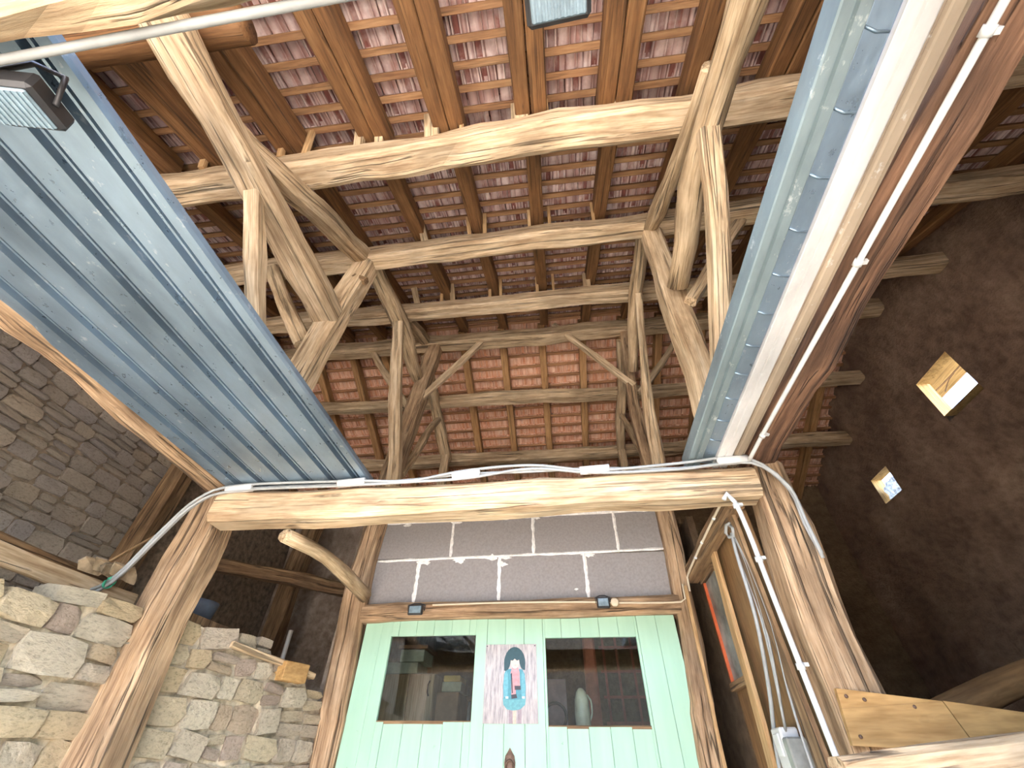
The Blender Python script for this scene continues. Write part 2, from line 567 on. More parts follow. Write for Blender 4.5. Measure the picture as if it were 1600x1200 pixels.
# ================================================================== THE SETTING
T24 = math.tan(R(24))
C24, S24 = math.cos(R(24)), math.sin(R(24))
RIDGE_Y, RIDGE_Z = 3.2, 5.37
XL, XR = -4.0, 3.6
YF, YB = -0.75, 5.75
def roof_z(y, off=0.0):
    return RIDGE_Z - T24 * abs(RIDGE_Y - y) + off / C24

struct(box('floor', (XL - 0.5, YF, -0.2), (XR + 0.5, YB + 0.4, 0.0), 'floor'), 'pale concrete barn floor')
struct(box('ground', (-30, -40, -0.25), (30, YF, -0.02), 'yard'), 'pale gravel yard in front of the barn')

def grid_wall(name, mat, u0, u1, z0, z1, cell, topf, pos, holes, amp, label):
    """rough wall skin: cells of a grid, pushed in and out by noise, left out where there is an opening"""
    nu, nz = int((u1 - u0) / cell), int((z1 - z0) / cell)
    us = [u0 + (u1 - u0) * i / nu for i in range(nu + 1)]
    zs = [z0 + (z1 - z0) * i / nz for i in range(nz + 1)]
    for (a, b, c, d) in holes:                       # snap the grid to the openings
        for val, arr in ((a, us), (b, us), (c, zs), (d, zs)):
            i = min(range(len(arr)), key=lambda q: abs(arr[q] - val))
            arr[i] = val
    verts, idx, faces = [], {}, []
    def vid(i, j):
        if (i, j) not in idx:
            u, z = us[i], min(zs[j], topf(us[i]))
            a = noise.noise((u * 1.3, z * 1.3, 2.2)) * amp + noise.noise((u * 6, z * 6, 5.1)) * amp * 0.45
            for (h0, h1, h2, h3) in holes:
                dh = max(h0 - u, u - h1, h2 - z, z - h3)
                a *= min(1.0, max(0.0, dh / 0.25))
            idx[(i, j)] = len(verts)
            verts.append(pos(u, z, a))
        return idx[(i, j)]
    for i in range(len(us) - 1):
        for j in range(len(zs) - 1):
            uc, zc = (us[i] + us[i + 1]) / 2, (zs[j] + zs[j + 1]) / 2
            if zs[j] > max(topf(us[i]), topf(us[i + 1])):
                continue
            if any(a < uc < b and c < zc < d for (a, b, c, d) in holes):
                continue
            faces.append((vid(i, j), vid(i + 1, j), vid(i + 1, j + 1), vid(i, j + 1)))
    return struct(link_mesh(name, verts, faces, mat, smooth=True), label)

# right wall: dark mud plaster, two square openings
HOLES = [(3.03, 3.48, 4.06, 4.46), (4.44, 4.76, 3.83, 4.12)]
wr = grid_wall('wall_right', 'mud', YF, YB, 0.0, 6.0, 0.09, lambda y: roof_z(y, 0.36), lambda y, z, a: (XR + a, y, z), HOLES, 0.07, 'dark mud-plastered gable wall with two small openings')
grid_o = []
def outer_leaf(name, x, parent):
    ys = sorted({YF, YB} | {v for h in HOLES for v in h[:2]})
    zs = [0.0] + sorted({v for h in HOLES for v in h[2:]}) + [6.0]
    V, F = [], []
    for i in range(len(ys) - 1):
        for j in range(len(zs) - 1):
            yc, zc = (ys[i] + ys[i + 1]) / 2, (zs[j] + zs[j + 1]) / 2
            if any(a < yc < b and c < zc < d for a, b, c, d in HOLES):
                continue
            n = len(V)
            V += [(x, ys[i], zs[j]), (x, ys[i + 1], zs[j]), (x, ys[i + 1], min(zs[j + 1], roof_z(ys[i + 1], .36))), (x, ys[i], min(zs[j + 1], roof_z(ys[i], .36)))]
            F.append((n, n + 1, n + 2, n + 3))
    leaf = link_mesh(name, V, F, 'plaster', parent)
    V, F = [], []
    for a, b, c, d in HOLES:                          # board lining through the thickness of the wall
        q = [(a, c), (b, c), (b, d), (a, d)]
        for k in range(4):
            (y0, z0), (y1, z1) = q[k], q[(k + 1) % 4]
            n = len(V)
            V += [(XR, y0, z0), (XR, y1, z1), (x, y1, z1), (x, y0, z0)]
            F.append((n, n + 1, n + 2, n + 3))
    return link_mesh('opening_lining', V, F, 'soffit', parent, {'grain': ('FLOAT_VECTOR', V)})
outer_leaf('outer_face', XR + 0.12, wr)

# left wall: dim rubble masonry
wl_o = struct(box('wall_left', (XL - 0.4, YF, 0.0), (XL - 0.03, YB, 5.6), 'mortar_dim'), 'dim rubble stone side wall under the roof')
# front walls beside the barn entrance, out of view, added to darken the side bays
def wall_with_opening(name, x0, x1, y0, y1, z1, op, mat, label):
    V, F = [], []
    for (a, b, c, d) in ((x0, op[0], 0, z1), (op[1], x1, 0, z1), (op[0], op[1], 0, op[2]), (op[0], op[1], op[3], z1)):
        n = len(V)
        V += [(a, y0, c), (b, y0, c), (b, y1, c), (a, y1, c), (a, y0, d), (b, y0, d), (b, y1, d), (a, y1, d)]
        F += [tuple(n + q for q in f) for f in ((0, 3, 2, 1), (4, 5, 6, 7), (0, 1, 5, 4), (1, 2, 6, 5), (2, 3, 7, 6), (3, 0, 4, 7))]
    return struct(link_mesh(name, V, F, mat), label)
wall_with_opening('wall_shade_front_left', XL - 0.4, -2.15, YF - 0.25, YF, 3.95, (-3.8, -2.5, 0.9, 3.1), 'plaster', 'unseen front wall added left of the barn entrance for shade, with an added opening to light the left bay')  # opening added to let daylight onto the left bay walls
struct(box('wall_shade_front_right', (1.25, YF - 0.25, 0.0), (XR + 0.4, YF, 3.95), 'plaster'), 'unseen front wall added right of the barn entrance to shade the side bay')  # out of view, added to keep the right bay dark
cheek = lambda n_, x_: prism(n_, [(x_, YF, 0), (x_, 0.05, 0), (x_, 0.05, roof_z(0.05, 0.36)), (x_, YF, roof_z(YF, 0.36))], (0.12, 0, 0), 'plaster')  # out of view, added to stop diagonal light reaching the side bays
struct(cheek('wall_shade_porch_left', -2.24), 'unseen left cheek wall added at the barn entrance to block slanting light')
struct(cheek('wall_shade_porch_right', 1.24), 'unseen right cheek wall added at the barn entrance to block slanting light')
struct(box('wall_shade_yard', (-13, -17.5, 0.0), (13, -16.5, 6.4), 'mortar_dim'), 'unseen dark wall added across the yard to darken the window reflections')  # added to keep bright sky out of the door window reflections
struct(box('wall_shade_low_right', (1.13, YF, 0.0), (1.22, 1.96, 1.55), 'plaster'), 'unseen low partition added below the baulk on the right to block floor bounce')  # out of view, added to block floor bounce into the right bay
struct(box('wall_shade_low_left', (-2.45, YF, 0.0), (-2.10, 0.85, 2.08), 'mortar'), 'unseen low masonry wall added towards the entrance to block floor bounce')  # out of view, added to keep floor bounce from the left bay
# back wall
struct(box('wall_back', (XL - 0.4, YB, 0.0), (XR + 0.4, YB + 0.3, 4.75), 'backwall'), 'brown rendered rear wall below the far roof slope')

def stone_variants(name, n, mat, seed, rough):
    out = []
    rnd = random.Random(seed)
    for i in range(n):
        bm = bmesh.new()
        bmesh.ops.create_cube(bm, size=1.0)
        bmesh.ops.subdivide_edges(bm, edges=bm.edges[:], cuts=1, use_grid_fill=True)
        for v in bm.verts:
            co = v.co
            r_ = Vector((co.x, co.y, co.z))
            corner = sum(1 for c in co if abs(c) > 0.4)
            f = {3: 0.90, 2: 0.97, 1: 1.0}.get(corner, 1.0)
            v.co = Vector((r_.x * f, r_.y * f, r_.z * f)) + Vector((rnd.uniform(-1, 1), rnd.uniform(-1, 1), rnd.uniform(-1, 1))) * rough
        me = bpy.data.meshes.new(name)
        bm.to_mesh(me)
        bm.free()
        me.materials.append(MAT[mat])
        out.append(me)
    return out

def lay_stones(parent, pname, meshes, frame, u0, u1, z0, top, rows, wid, depth, rnd, gap=0.012, tilt=5):
    """courses of single stones over a wall plane; frame(u, z, d) gives a world point, d out of the wall"""
    z = z0
    cnt = 0
    while z < max(top(u0), top(u1), top((u0 + u1) / 2)):
        hgt = rnd.uniform(*rows)
        u = u0 - rnd.uniform(0, wid[0])
        while u < u1:
            w = rnd.uniform(*wid)
            uc, zc = u + w / 2, z + hgt / 2
            if u0 - 0.05 < uc < u1 + 0.05 and zc < top(uc):
                split = rnd.random() < 0.22 and hgt > 0.09
                for (zz, hh) in (((z + hgt * 0.28, hgt * 0.5), (z + hgt * 0.77, hgt * 0.46)) if split else ((zc, hgt),)):
                    o = bpy.data.objects.new(pname, rnd.choice(meshes))
                    COL.objects.link(o)
                    dd = depth * rnd.uniform(0.9, 1.1)
                    a = frame(uc, zz, 0.022 + rnd.uniform(-0.012, 0.014) - dd / 2)
                    ex = (Vector(frame(uc + 0.1, zz, 0)) - Vector(frame(uc - 0.1, zz, 0))).normalized()
                    mat_ = Matrix((ex, Vector((0, 0, 1)).cross(ex), Vector((0, 0, 1)))).transposed()
                    rot = mat_ @ Matrix.Rotation(R(rnd.uniform(-tilt, tilt)), 3, 'Y')
                    place(o, a, parent)
                    o.rotation_euler = rot.to_euler()
                    o.scale = (w - gap, dd, hh - gap)
                    cnt += 1
            u += w
        z += hgt
    return cnt

rnd = random.Random(5)
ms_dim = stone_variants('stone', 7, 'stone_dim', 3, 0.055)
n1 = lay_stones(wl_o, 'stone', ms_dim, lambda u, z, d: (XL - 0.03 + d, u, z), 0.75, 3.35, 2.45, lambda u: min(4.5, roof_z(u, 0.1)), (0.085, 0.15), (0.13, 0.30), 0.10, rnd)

# low rubble wall, two stretches either side of the left post
ms = stone_variants('stone', 12, 'stone', 11, 0.07)
ms_flat = stone_variants('stone', 12, 'stone', 31, 0.055)
W1 = [(-2.08, 0.85), (-2.05, 2.12)]
W2 = [(-2.03, 2.15), (-1.57, 3.2)]
def wframe(W):
    a, b = Vector((*W[0], 0)), Vector((*W[1], 0))
    d = (b - a).normalized()
    nrm = Vector((d.y, -d.x, 0))
    return lambda u, z, off: tuple(a + d * u + nrm * off + Vector((0, 0, z)))
def wall_core(name, W, top, thick, label):
    f = wframe(W)
    ln = (Vector(W[1]) - Vector(W[0])).length
    n = 24
    V, F = [], []
    for i in range(n + 1):
        u = ln * i / n
        zt = top(u) - 0.05
        V += [f(u, 0, 0.0), f(u, zt, 0.0), f(u, zt - 0.01, -thick), f(u, 0, -thick)]
    for i in range(n):
        a, b = i * 4, i * 4 + 4
        for k in range(3):
            F.append((a + k, b + k, b + k + 1, a + k + 1))
    F += [(0, 1, 2, 3), (n * 4 + 3, n * 4 + 2, n * 4 + 1, n * 4)]
    return struct(link_mesh(name, V, F, 'mortar'), label), f, ln
top1 = lambda u: 2.14 + 0.03 * math.sin(u * 9)
top2 = lambda u: 2.24 - 0.20 * u - (0.06 if u > 0.92 else 0) - (0.06 if u > 1.06 else 0)
wlow1, f1, l1 = wall_core('wall_low_front', W1, top1, 0.4, 'cream rubble stone wall in the lower left corner')
wlow2, f2, l2 = wall_core('wall_low_rear', W2, top2, 0.35, 'cream rubble stone wall between left post and green door')
n2 = lay_stones(wlow1, 'stone', ms_flat, f1, 0.0, l1, 1.15, top1, (0.07, 0.14), (0.12, 0.30), 0.15, rnd, 0.006, 8)
n3 = lay_stones(wlow2, 'stone', ms, f2, 0.02, l2, 1.15, top2, (0.06, 0.13), (0.09, 0.21), 0.13, rnd, 0.008, 9)

# ------------------------------------------------------------------ roof
def deck(name, y0, y1, label, mat='tile'):
    off = 0.37
    V = [(XL - 0.5, y0, roof_z(y0, off)), (XR + 0.5, y0, roof_z(y0, off)), (XR + 0.5, y1, roof_z(y1, off)), (XL - 0.5, y1, roof_z(y1, off))]
    V += [(x, y, z + 0.05) for x, y, z in V]
    F = [(0, 1, 2, 3), (7, 6, 5, 4), (0, 4, 5, 1), (1, 5, 6, 2), (2, 6, 7, 3), (3, 7, 4, 0)]
    return struct(link_mesh(name, V, F, mat), label)
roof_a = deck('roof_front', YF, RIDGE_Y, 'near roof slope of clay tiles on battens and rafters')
roof_b = deck('roof_rear', RIDGE_Y, YB + 0.5, 'far roof slope of salmon clay tiles, colour lightened to look lit, beyond the ridge', 'tile_rear_lit')

def slope_pt(y, off, x, s=1):
    """point on the roof, off above the purlin line measured square to the slope; s = 1 near slope, -1 far slope"""
    return Vector((x, y - s * S24 * off, RIDGE_Z - T24 * s * (RIDGE_Y - y) + C24 * off))

RAFT = [-3.95, -3.45, -2.94, -2.44, -2.02, -1.51, -0.985, -0.495, -0.005, 0.485, 0.96, 1.40, 1.90, 2.40, 2.90, 3.38]
rr_ = random.Random(8)
for x in RAFT:
    j = rr_.uniform(-0.015, 0.015)
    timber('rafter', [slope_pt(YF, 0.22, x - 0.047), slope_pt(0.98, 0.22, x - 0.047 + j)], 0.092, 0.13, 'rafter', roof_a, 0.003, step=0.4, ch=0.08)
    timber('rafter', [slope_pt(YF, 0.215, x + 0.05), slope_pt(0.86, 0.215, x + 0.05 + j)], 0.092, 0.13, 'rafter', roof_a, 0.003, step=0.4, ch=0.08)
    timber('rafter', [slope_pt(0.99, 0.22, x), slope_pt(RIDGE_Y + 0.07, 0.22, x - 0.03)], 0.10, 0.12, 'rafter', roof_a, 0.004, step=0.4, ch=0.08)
    timber('rafter', [slope_pt(RIDGE_Y - 0.07, 0.22, x - 0.07, -1), slope_pt(YB + 0.3, 0.22, x - 0.09, -1)], 0.085, 0.12, 'rafter_rear_lit', roof_b, 0.004, step=0.4, ch=0.08)

GA, GB = 0.130, 0.148
rows_a, rows_b = [], []
s = -0.10
while RIDGE_Y - s * C24 > YF:
    rows_a.append(RIDGE_Y - s * C24)
    s += GA
s = -0.10
while RIDGE_Y + s * C24 < YB + 0.3:
    rows_b.append(RIDGE_Y + s * C24)
    s += GB
for y in rows_a:
    k = rr_.uniform(-0.012, 0.012)
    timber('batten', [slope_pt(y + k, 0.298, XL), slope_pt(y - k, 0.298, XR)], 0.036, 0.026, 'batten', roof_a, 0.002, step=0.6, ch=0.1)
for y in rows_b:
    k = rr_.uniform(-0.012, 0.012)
    timber('batten', [slope_pt(y + k, 0.298, XL, -1), slope_pt(y - k, 0.298, XR, -1)], 0.036, 0.026, 'batten_rear_lit', roof_b, 0.002, step=0.6, ch=0.1)

TW, TL = 0.098, 0.175
PROF = [
    [(0, 0, 0), (.004, -.013, 1), (.010, -.013, 1), (.014, .002, 0), (.044, .002, 0), (.049, -.011, .9), (.054, -.011, .9), (.060, -.002, .2), (.072, -.010, .7), (.084, -.003, .3), (.089, -.012, 1), (.096, -.012, .8)],
    [(0, 0, 0), (.006, -.010, .8), (.020, -.014, .9), (.033, -.004, .3), (.038, -.013, 1), (.043, -.013, 1), (.048, .003, 0), (.078, .003, 0), (.083, -.012, .9), (.088, -.012, 1), (.096, -.002, .2)],
    [(0, 0, 0), (.008, -.006, .5), (.026, -.010, .8), (.048, -.011, .6), (.060, -.004, .3), (.065, -.013, 1), (.070, -.002, .2), (.090, -.006, .5), (.096, -.012, .9)],
    [(0, 0, .2), (.030, -.004, .2), (.035, -.013, 1), (.040, -.001, .1), (.062, -.002, 0), (.066, -.012, .9), (.074, -.007, .6), (.096, -.005, .4)],
]
def tile_geo(prof, nib):
    """a ribbed clay tile, x across, y up the slope, z out of the roof; seen from below"""
    V, F, rib, gr = [], [], [], []
    n = len(prof)
    for y, lift in ((-TL, 0.020), (0.0, 0.0)):
        for (x, z, r_) in prof:
            V.append((x - TW / 2, y, z + lift)); rib.append(r_); gr.append((x, z, y))
        for x in (TW - 0.002, 0.0):
            V.append((x - TW / 2, y, 0.014 + lift)); rib.append(0.0); gr.append((x, 0, y))
    m = n + 2
    for i in range(m):
        j = (i + 1) % m
        F.append((i, i + m, j + m, j))
    F.append(tuple(range(m)))
    F.append(tuple(reversed(range(m, 2 * m))))
    if nib:
        a = len(V)
        x0, x1 = nib
        for (x, y, z) in ((x0, -.020, -.026), (x1, -.020, -.026), (x1, -.004, -.026), (x0, -.004, -.026), (x0, -.024, .004), (x1, -.024, .004), (x1, -.004, .004), (x0, -.004, .004)):
            V.append((x - TW / 2, y, z)); rib.append(0.9); gr.append((x, z, y))
        F += [(a, a + 3, a + 2, a + 1), (a, a + 1, a + 5, a + 4), (a + 1, a + 2, a + 6, a + 5), (a + 2, a + 3, a + 7, a + 6), (a + 3, a, a + 4, a + 7)]
    return V, F, rib, gr
GEO = [tile_geo(PROF[0], (.016, .042)), tile_geo(PROF[1], (.050, .076)), tile_geo(PROF[2], (.030, .046)), tile_geo(PROF[3], (.074, .09)), tile_geo(PROF[1], (.01, .03)), tile_geo(PROF[2], None)]
TM = {1: [], -1: []}
for V, F, rib, gr, side_ in [g_ + (sd_,) for sd_ in (1, -1) for g_ in GEO]:
    me = bpy.data.meshes.new('tile')
    me.from_pydata(V, [], F)
    a = me.attributes.new('grain', 'FLOAT_VECTOR', 'POINT')
    a.data.foreach_set('vector', [f for d in gr for f in d])
    a = me.attributes.new('rib', 'FLOAT', 'POINT')
    a.data.foreach_set('value', rib)
    me.materials.append(MAT['tile' if side_ == 1 else 'tile_rear_lit'])
    TM[side_].append(me)

def tiles(roof, rows, sgn, gauge, pick, limit=300):
    cells = []
    tr = random.Random(21 if sgn > 0 else 22)
    for ri, y in enumerate(rows):
        x = XL - 0.02 + tr.uniform(0, TW)
        while x < XR + 0.05:
            cells.append((x + tr.uniform(-.003, .003), y, tr.randrange(len(GEO)), tr.uniform(-1.6, 1.6), tr.uniform(-.004, .004)))
            x += TW
    cells.sort(key=lambda c: pick(c[0], c[1]))
    BV, BF, BR, BG = [], [], [], []
    base = Matrix.Rotation(R(24) * 1, 3, 'X') if sgn > 0 else (Matrix.Rotation(R(180), 3, 'Z') @ Matrix.Rotation(R(24), 3, 'X'))
    for i, (x, y, g, a, dz) in enumerate(cells):
        # the head of the tile lies just up-slope of its batten
        p = slope_pt(y + sgn * 0.022 * C24, 0.335 + dz, x, sgn)
        rot = base @ Matrix.Rotation(R(a), 3, 'Z')
        if i < limit:
            o = bpy.data.objects.new('tile', TM[sgn][g])
            COL.objects.link(o)
            place(o, p, roof)
            o.rotation_euler = rot.to_euler()
        else:
            V, F, rib, gr = GEO[g]
            n = len(BV)
            k = i * 1.37
            BV += [p + rot @ Vector(v) for v in V]
            BF += [tuple(q + n for q in f) for f in F]
            BR += rib
            BG += [(q[0] + k, q[1], q[2] + k) for q in gr]
    o = link_mesh('tile_field', BV, BF, 'tile' if sgn == 1 else 'tile_rear_lit', roof, {'grain': ('FLOAT_VECTOR', BG), 'rib': ('FLOAT', BR)})
    o['kind'] = 'stuff'
tiles(roof_a, rows_a, 1, GA, lambda x, y: (0 if (-1.5 < x < 0.9 and 0.05 < y) else 10) + y)
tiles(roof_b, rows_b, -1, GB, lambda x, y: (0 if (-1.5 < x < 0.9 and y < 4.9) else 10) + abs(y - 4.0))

# ------------------------------------------------------------------ purlins
def purlin(y, z, w, h, label, mat='oak', dy=0.0, blocks=(), bow=0.0, kind='purlin'):
    o = timber(kind, [(XL - 0.1, y + dy, z), (-1.45, y + dy * .6, z + .01), (-0.3, y, z + bow), (0.83, y - dy * .6, z), (XR + 0.1, y - dy, z)], w, h, mat, None, 0.013, ch=0.14)
    tag(o, label, 'beam', 'purlins')
    for (x, ln, lean, ww) in blocks:                # packing pieces between purlin and rafter
        b0 = Vector((x, y - w * 0.30, z + h * 0.40))
        timber('packing_block', [b0, b0 + Vector((lean, -0.075, ln))], ww, 0.028, 'sawn' if ww < 0.05 else 'oak', o, 0.001, step=0.2, ch=0.05, up=(0, 1, 0))
    return o
purlin(0.80, 4.30, 0.17, 0.19, 'nearest and largest purlin, crossing under the roof at the top', 'oak_pale', 0.05,
       [(-2.1, .2, 0, .04), (-1.92, .2, 0, .04), (-1.57, .18, .0, .035), (-1.41, .2, .02, .035), (-1.06, .16, 0, .06), (-0.93, .24, -.03, .05), (-0.60, .18, -.01, .09), (-0.42, .2, 0, .025), (-0.07, .15, 0, .10), (0.09, .22, 0, .025), (0.42, .2, 0, .025), (0.49, .17, 0, .08), (0.57, .2, 0, .025)], bow=0.02)
purlin(1.62, 4.67, 0.15, 0.16, 'second purlin from the camera, below the first one', 'oak_pale', 0.05,
       [(-0.93, .2, -.05, .06), (-0.56, .18, -.02, .03), (-0.44, .2, 0, .03), (-0.08, .18, 0, .025), (0.08, .2, 0, .025), (0.42, .18, 0, .025)], bow=0.01)
purlin(2.47, 5.03, 0.15, 0.15, 'third purlin from the camera, just before the ridge', 'oak_pale', 0.0,
       [(-1.30, .2, -.05, .06), (-0.93, .2, -.02, .05), (-1.05, .17, 0, .03), (-0.55, .17, 0, .03), (-0.44, .2, 0, .03), (-0.07, .18, 0, .03), (0.09, .2, 0, .025), (0.42, .16, 0, .07)], bow=0.02)
purlin(3.20, 5.36, 0.16, 0.17, 'brown ridge beam at the top of the roof', 'oak', 0.0, kind='ridge_beam')
purlin(3.92, 5.03, 0.13, 0.14, 'first purlin beyond the ridge across the far slope', 'oak', -0.05, bow=0.02)
purlin(4.70, 4.68, 0.13, 0.14, 'lowest purlin of the far slope just above the front tie beam', 'oak', 0.0)
o = timber('purlin', [(-2.6, 0.10, 4.02), (-1.5, 0.105, 4.00), (-1.22, 0.11, 4.00)], 0.15, 0.15, 'rafter', None, 0.008, round_=12)
tag(o, 'orange-brown log purlin end sticking out above the left truss', 'beam', 'purlins')

# ------------------------------------------------------------------ trusses
def truss(name, base, label, members):
    t = empty(name, base)
    tag(t, label, 'roof truss', 'roof trusses')
    for (nm, pts, w, h, mat, kw) in members:
        timber(nm, pts, w, h, mat, t, **kw)
    return t
Z_ = dict(up=(1, 0, 0))
V_ = dict(up=(0, 1, 0))
xl = -1.45
truss('roof_truss', (xl, 3.2, 0), 'left roof truss of hewn oak with post running down beside the green door', [
    ('collar_beam', [(xl - .02, -0.35, 3.80), (xl, 0.08, 3.815), (xl, 0.71, 3.825), (xl, 1.06, 3.83), (xl, 1.56, 3.825)], [.13, .15, .165, .17, .175], [.13, .14, .16, .17, .18], 'oak_pale', dict(wob=.016)),
    ('principal_rafter', [(xl, 0.45, 3.88), (xl, 0.823, 4.10), (xl, 1.157, 4.345), (xl, 1.66, 4.70)], [.11, .13, .14, .13], [.10, .13, .15, .13], 'oak_pale', dict(wob=.016)),
    ('hanging_post', [(xl, 1.69, 4.60), (xl, 1.617, 3.846), (xl, 1.575, 3.27), (xl, 1.55, 2.95)], [.17, .16, .15, .15], [.17, .17, .16, .16], 'oak_pale', dict(wob=.007, **Z_)),
    ('brace', [(xl, 0.73, 3.77), (xl, 0.928, 3.494), (xl, 1.148, 3.228), (xl, 1.45, 2.95)], [.07, .085, .08, .08], .085, 'oak_pale', dict(wob=.012, **Z_)),
    ('brace', [(-2.21, 1.62, 4.60), (-1.894, 1.62, 4.101), (-1.56, 1.62, 3.60)], .10, .10, 'oak', dict(wob=.012, **V_)),
    ('upper_collar', [(xl, 1.75, 4.80), (xl, 2.20, 4.85), (xl, 2.62, 4.84), (xl, 3.15, 4.72)], [.15, .165, .16, .13], [.16, .17, .16, .13], 'oak', dict(wob=.018, round_=10)),
    ('king_post', [(-1.333, 3.2, 5.43), (-1.381, 3.2, 4.91), (-1.433, 3.2, 4.352), (-1.49, 3.2, 3.87), (-1.52, 3.2, 3.46), (-1.535, 3.2, 3.10), (-1.555, 3.2, 2.63), (-1.54, 3.2, 2.27), (-1.522, 3.2, 1.88), (-1.50, 3.2, 1.6), (-1.49, 3.2, 0.0)], [.15, .16, .17, .17, .17, .17, .17, .16, .15, .15, .15], [.14, .15, .16, .16, .17, .17, .17, .17, .17, .17, .17], 'oak_post', dict(wob=.014, **V_)),
    ('brace', [(-1.42, 2.38, 4.76), (-1.42, 2.714, 4.104), (-1.42, 3.041, 3.497), (-1.45, 3.16, 3.28)], [.09, .10, .105, .10], .10, 'oak_pale', dict(wob=.010, **Z_)),
    ('principal_rafter', [(xl, 2.55, 5.05), (xl, 2.901, 5.245), (xl, 3.18, 5.38)], .11, .12, 'oak', dict(wob=.012)),
    ('wind_brace', [(-0.665, 3.17, 5.46), (-1.39, 3.17, 4.44)], .07, .06, 'oak_pale', dict(wob=.006, **V_)),
    ('wind_brace', [(-2.16, 3.2, 5.40), (-1.86, 3.2, 4.90), (-1.489, 3.2, 4.357)], .075, .075, 'oak', dict(wob=.010, **V_)),
    ('brace', [(xl, 4.02, 4.90), (xl, 3.615, 4.241), (xl, 3.26, 3.62)], .07, .07, 'oak', dict(wob=.010, **Z_)),
    ('principal_rafter', [(xl, 3.25, 5.22), (xl, 3.60, 5.06), (xl, 4.0, 4.90), (xl, 4.60, 4.64)], .12, .12, 'oak', dict(wob=.014)),
    ('stud', [(xl, 4.50, 4.62), (xl, 4.45, 3.4)], .10, .10, 'oak', dict(wob=.008, **Z_)),
    ('wedge', [(xl + .02, 1.60, 4.34), (xl + .12, 1.62, 4.30)], .05, .05, 'oak_dark', dict(wob=.002)),
])
xr = 0.83
truss('roof_truss', (xr, 3.2, 0), 'right roof truss of hewn oak beside the steel channels', [
    ('collar_beam', [(xr, -0.35, 3.60), (xr, 0.222, 3.712), (xr, 0.465, 3.808), (xr, 0.82, 3.895), (xr, 1.171, 3.876), (xr, 1.60, 3.84)], [.12, .13, .14, .14, .135, .13], [.12, .13, .14, .14, .135, .13], 'oak', dict(wob=.020, round_=10)),
    ('principal_rafter', [(xr, 0.50, 3.96), (xr, 0.72, 4.09), (xr, 0.985, 4.225), (xr, 1.38, 4.463), (xr, 1.664, 4.68)], [.08, .09, .10, .12, .11], [.08, .09, .11, .13, .11], 'oak', dict(wob=.020, round_=9)),
    ('hanging_post', [(xr, 1.635, 4.62), (xr, 1.741, 3.884), (xr, 1.774, 3.263), (xr, 1.84, 2.92)], [.13, .14, .14, .14], [.13, .14, .14, .14], 'oak_pale', dict(wob=.014, **Z_)),
    ('brace', [(xr, 0.72, 3.83), (xr, 1.024, 3.5), (xr, 1.428, 3.139), (xr, 1.66, 2.92)], [.075, .09, .095, .095], .09, 'oak_pale', dict(wob=.006, **Z_)),
    ('brace', [(0.90, 1.65, 3.74), (1.321, 1.62, 4.37), (1.50, 1.62, 4.64)], .075, .075, 'oak', dict(wob=.010, **V_)),
    ('upper_collar', [(xr, 1.70, 4.84), (xr, 2.31, 4.82), (xr, 2.72, 4.78), (xr, 3.12, 4.60)], [.11, .12, .115, .10], [.11, .12, .115, .10], 'oak', dict(wob=.016, round_=10)),
    ('brace', [(xr, 2.28, 4.74), (xr, 2.552, 4.433), (xr, 2.861, 4.02), (xr, 3.10, 3.40)], [.06, .07, .09, .11], [.06, .07, .09, .11], 'oak_pale', dict(wob=.010, **Z_)),
    ('king_post', [(0.88, 3.2, 5.42), (0.826, 3.2, 4.846), (0.795, 3.2, 4.319), (0.785, 3.2, 3.786), (0.785, 3.2, 3.458), (0.80, 3.2, 3.112), (0.79, 3.2, 2.765), (0.775, 3.2, 2.505), (0.765, 3.2, 2.201), (0.748, 3.2, 1.908), (0.722, 3.2, 1.63), (0.70, 3.2, 0.0)], [.11, .10, .10, .11, .11, .12, .12, .13, .14, .15, .15, .15], [.11, .10, .11, .12, .13, .14, .14, .15, .15, .16, .16, .16], 'oak_post', dict(wob=.012, **V_)),
    ('wind_brace', [(0.08, 3.17, 5.49), (0.82, 3.17, 4.43)], .065, .06, 'oak_pale', dict(wob=.006, **V_)),
    ('wind_brace', [(1.55, 3.2, 5.32), (1.183, 3.2, 4.775), (0.86, 3.2, 4.36)], .06, .06, 'oak', dict(wob=.006, **V_)),
    ('brace', [(xr, 4.12, 4.82), (xr, 3.739, 4.242), (xr, 3.30, 3.50)], .06, .06, 'oak', dict(wob=.008, **Z_)),
    ('principal_rafter', [(xr, 3.25, 5.22), (xr, 3.70, 5.02), (xr, 4.1, 4.88), (xr, 4.62, 4.66)], .11, .11, 'oak', dict(wob=.012)),
    ('stud', [(xr, 4.62, 4.62), (xr, 4.62, 3.4)], .10, .10, 'oak', dict(wob=.008, **Z_)),
])

# ------------------------------------------------------------------ front frame: posts, tie beams, side beams
o = timber('timber_post', [(-1.99, 2.10, 0.0), (-2.00, 2.1, 1.596), (-2.035, 2.1, 1.974), (-2.045, 2.1, 2.271), (-2.04, 2.1, 2.54), (-2.06, 2.1, 2.76)], [.24, .24, .235, .225, .215, .20], [.22, .22, .22, .22, .21, .2], 'oak_post', None, 0.012, (0, 1, 0))
tag(o, 'thick split oak post on the left standing in the stone wall', 'post', 'front frame posts')
o = timber('timber_post', [(1.02, 2.08, 0.0), (1.02, 2.08, 1.62), (1.025, 2.08, 1.78), (1.03, 2.08, 2.006), (1.04, 2.08, 2.31), (1.055, 2.08, 2.59), (1.08, 2.08, 2.80)], [.17, .18, .19, .20, .20, .19, .15], .20, 'oak_post', None, 0.016, (0, 1, 0))
tag(o, 'thick oak post on the right with a white conduit down its edge', 'post', 'front frame posts')
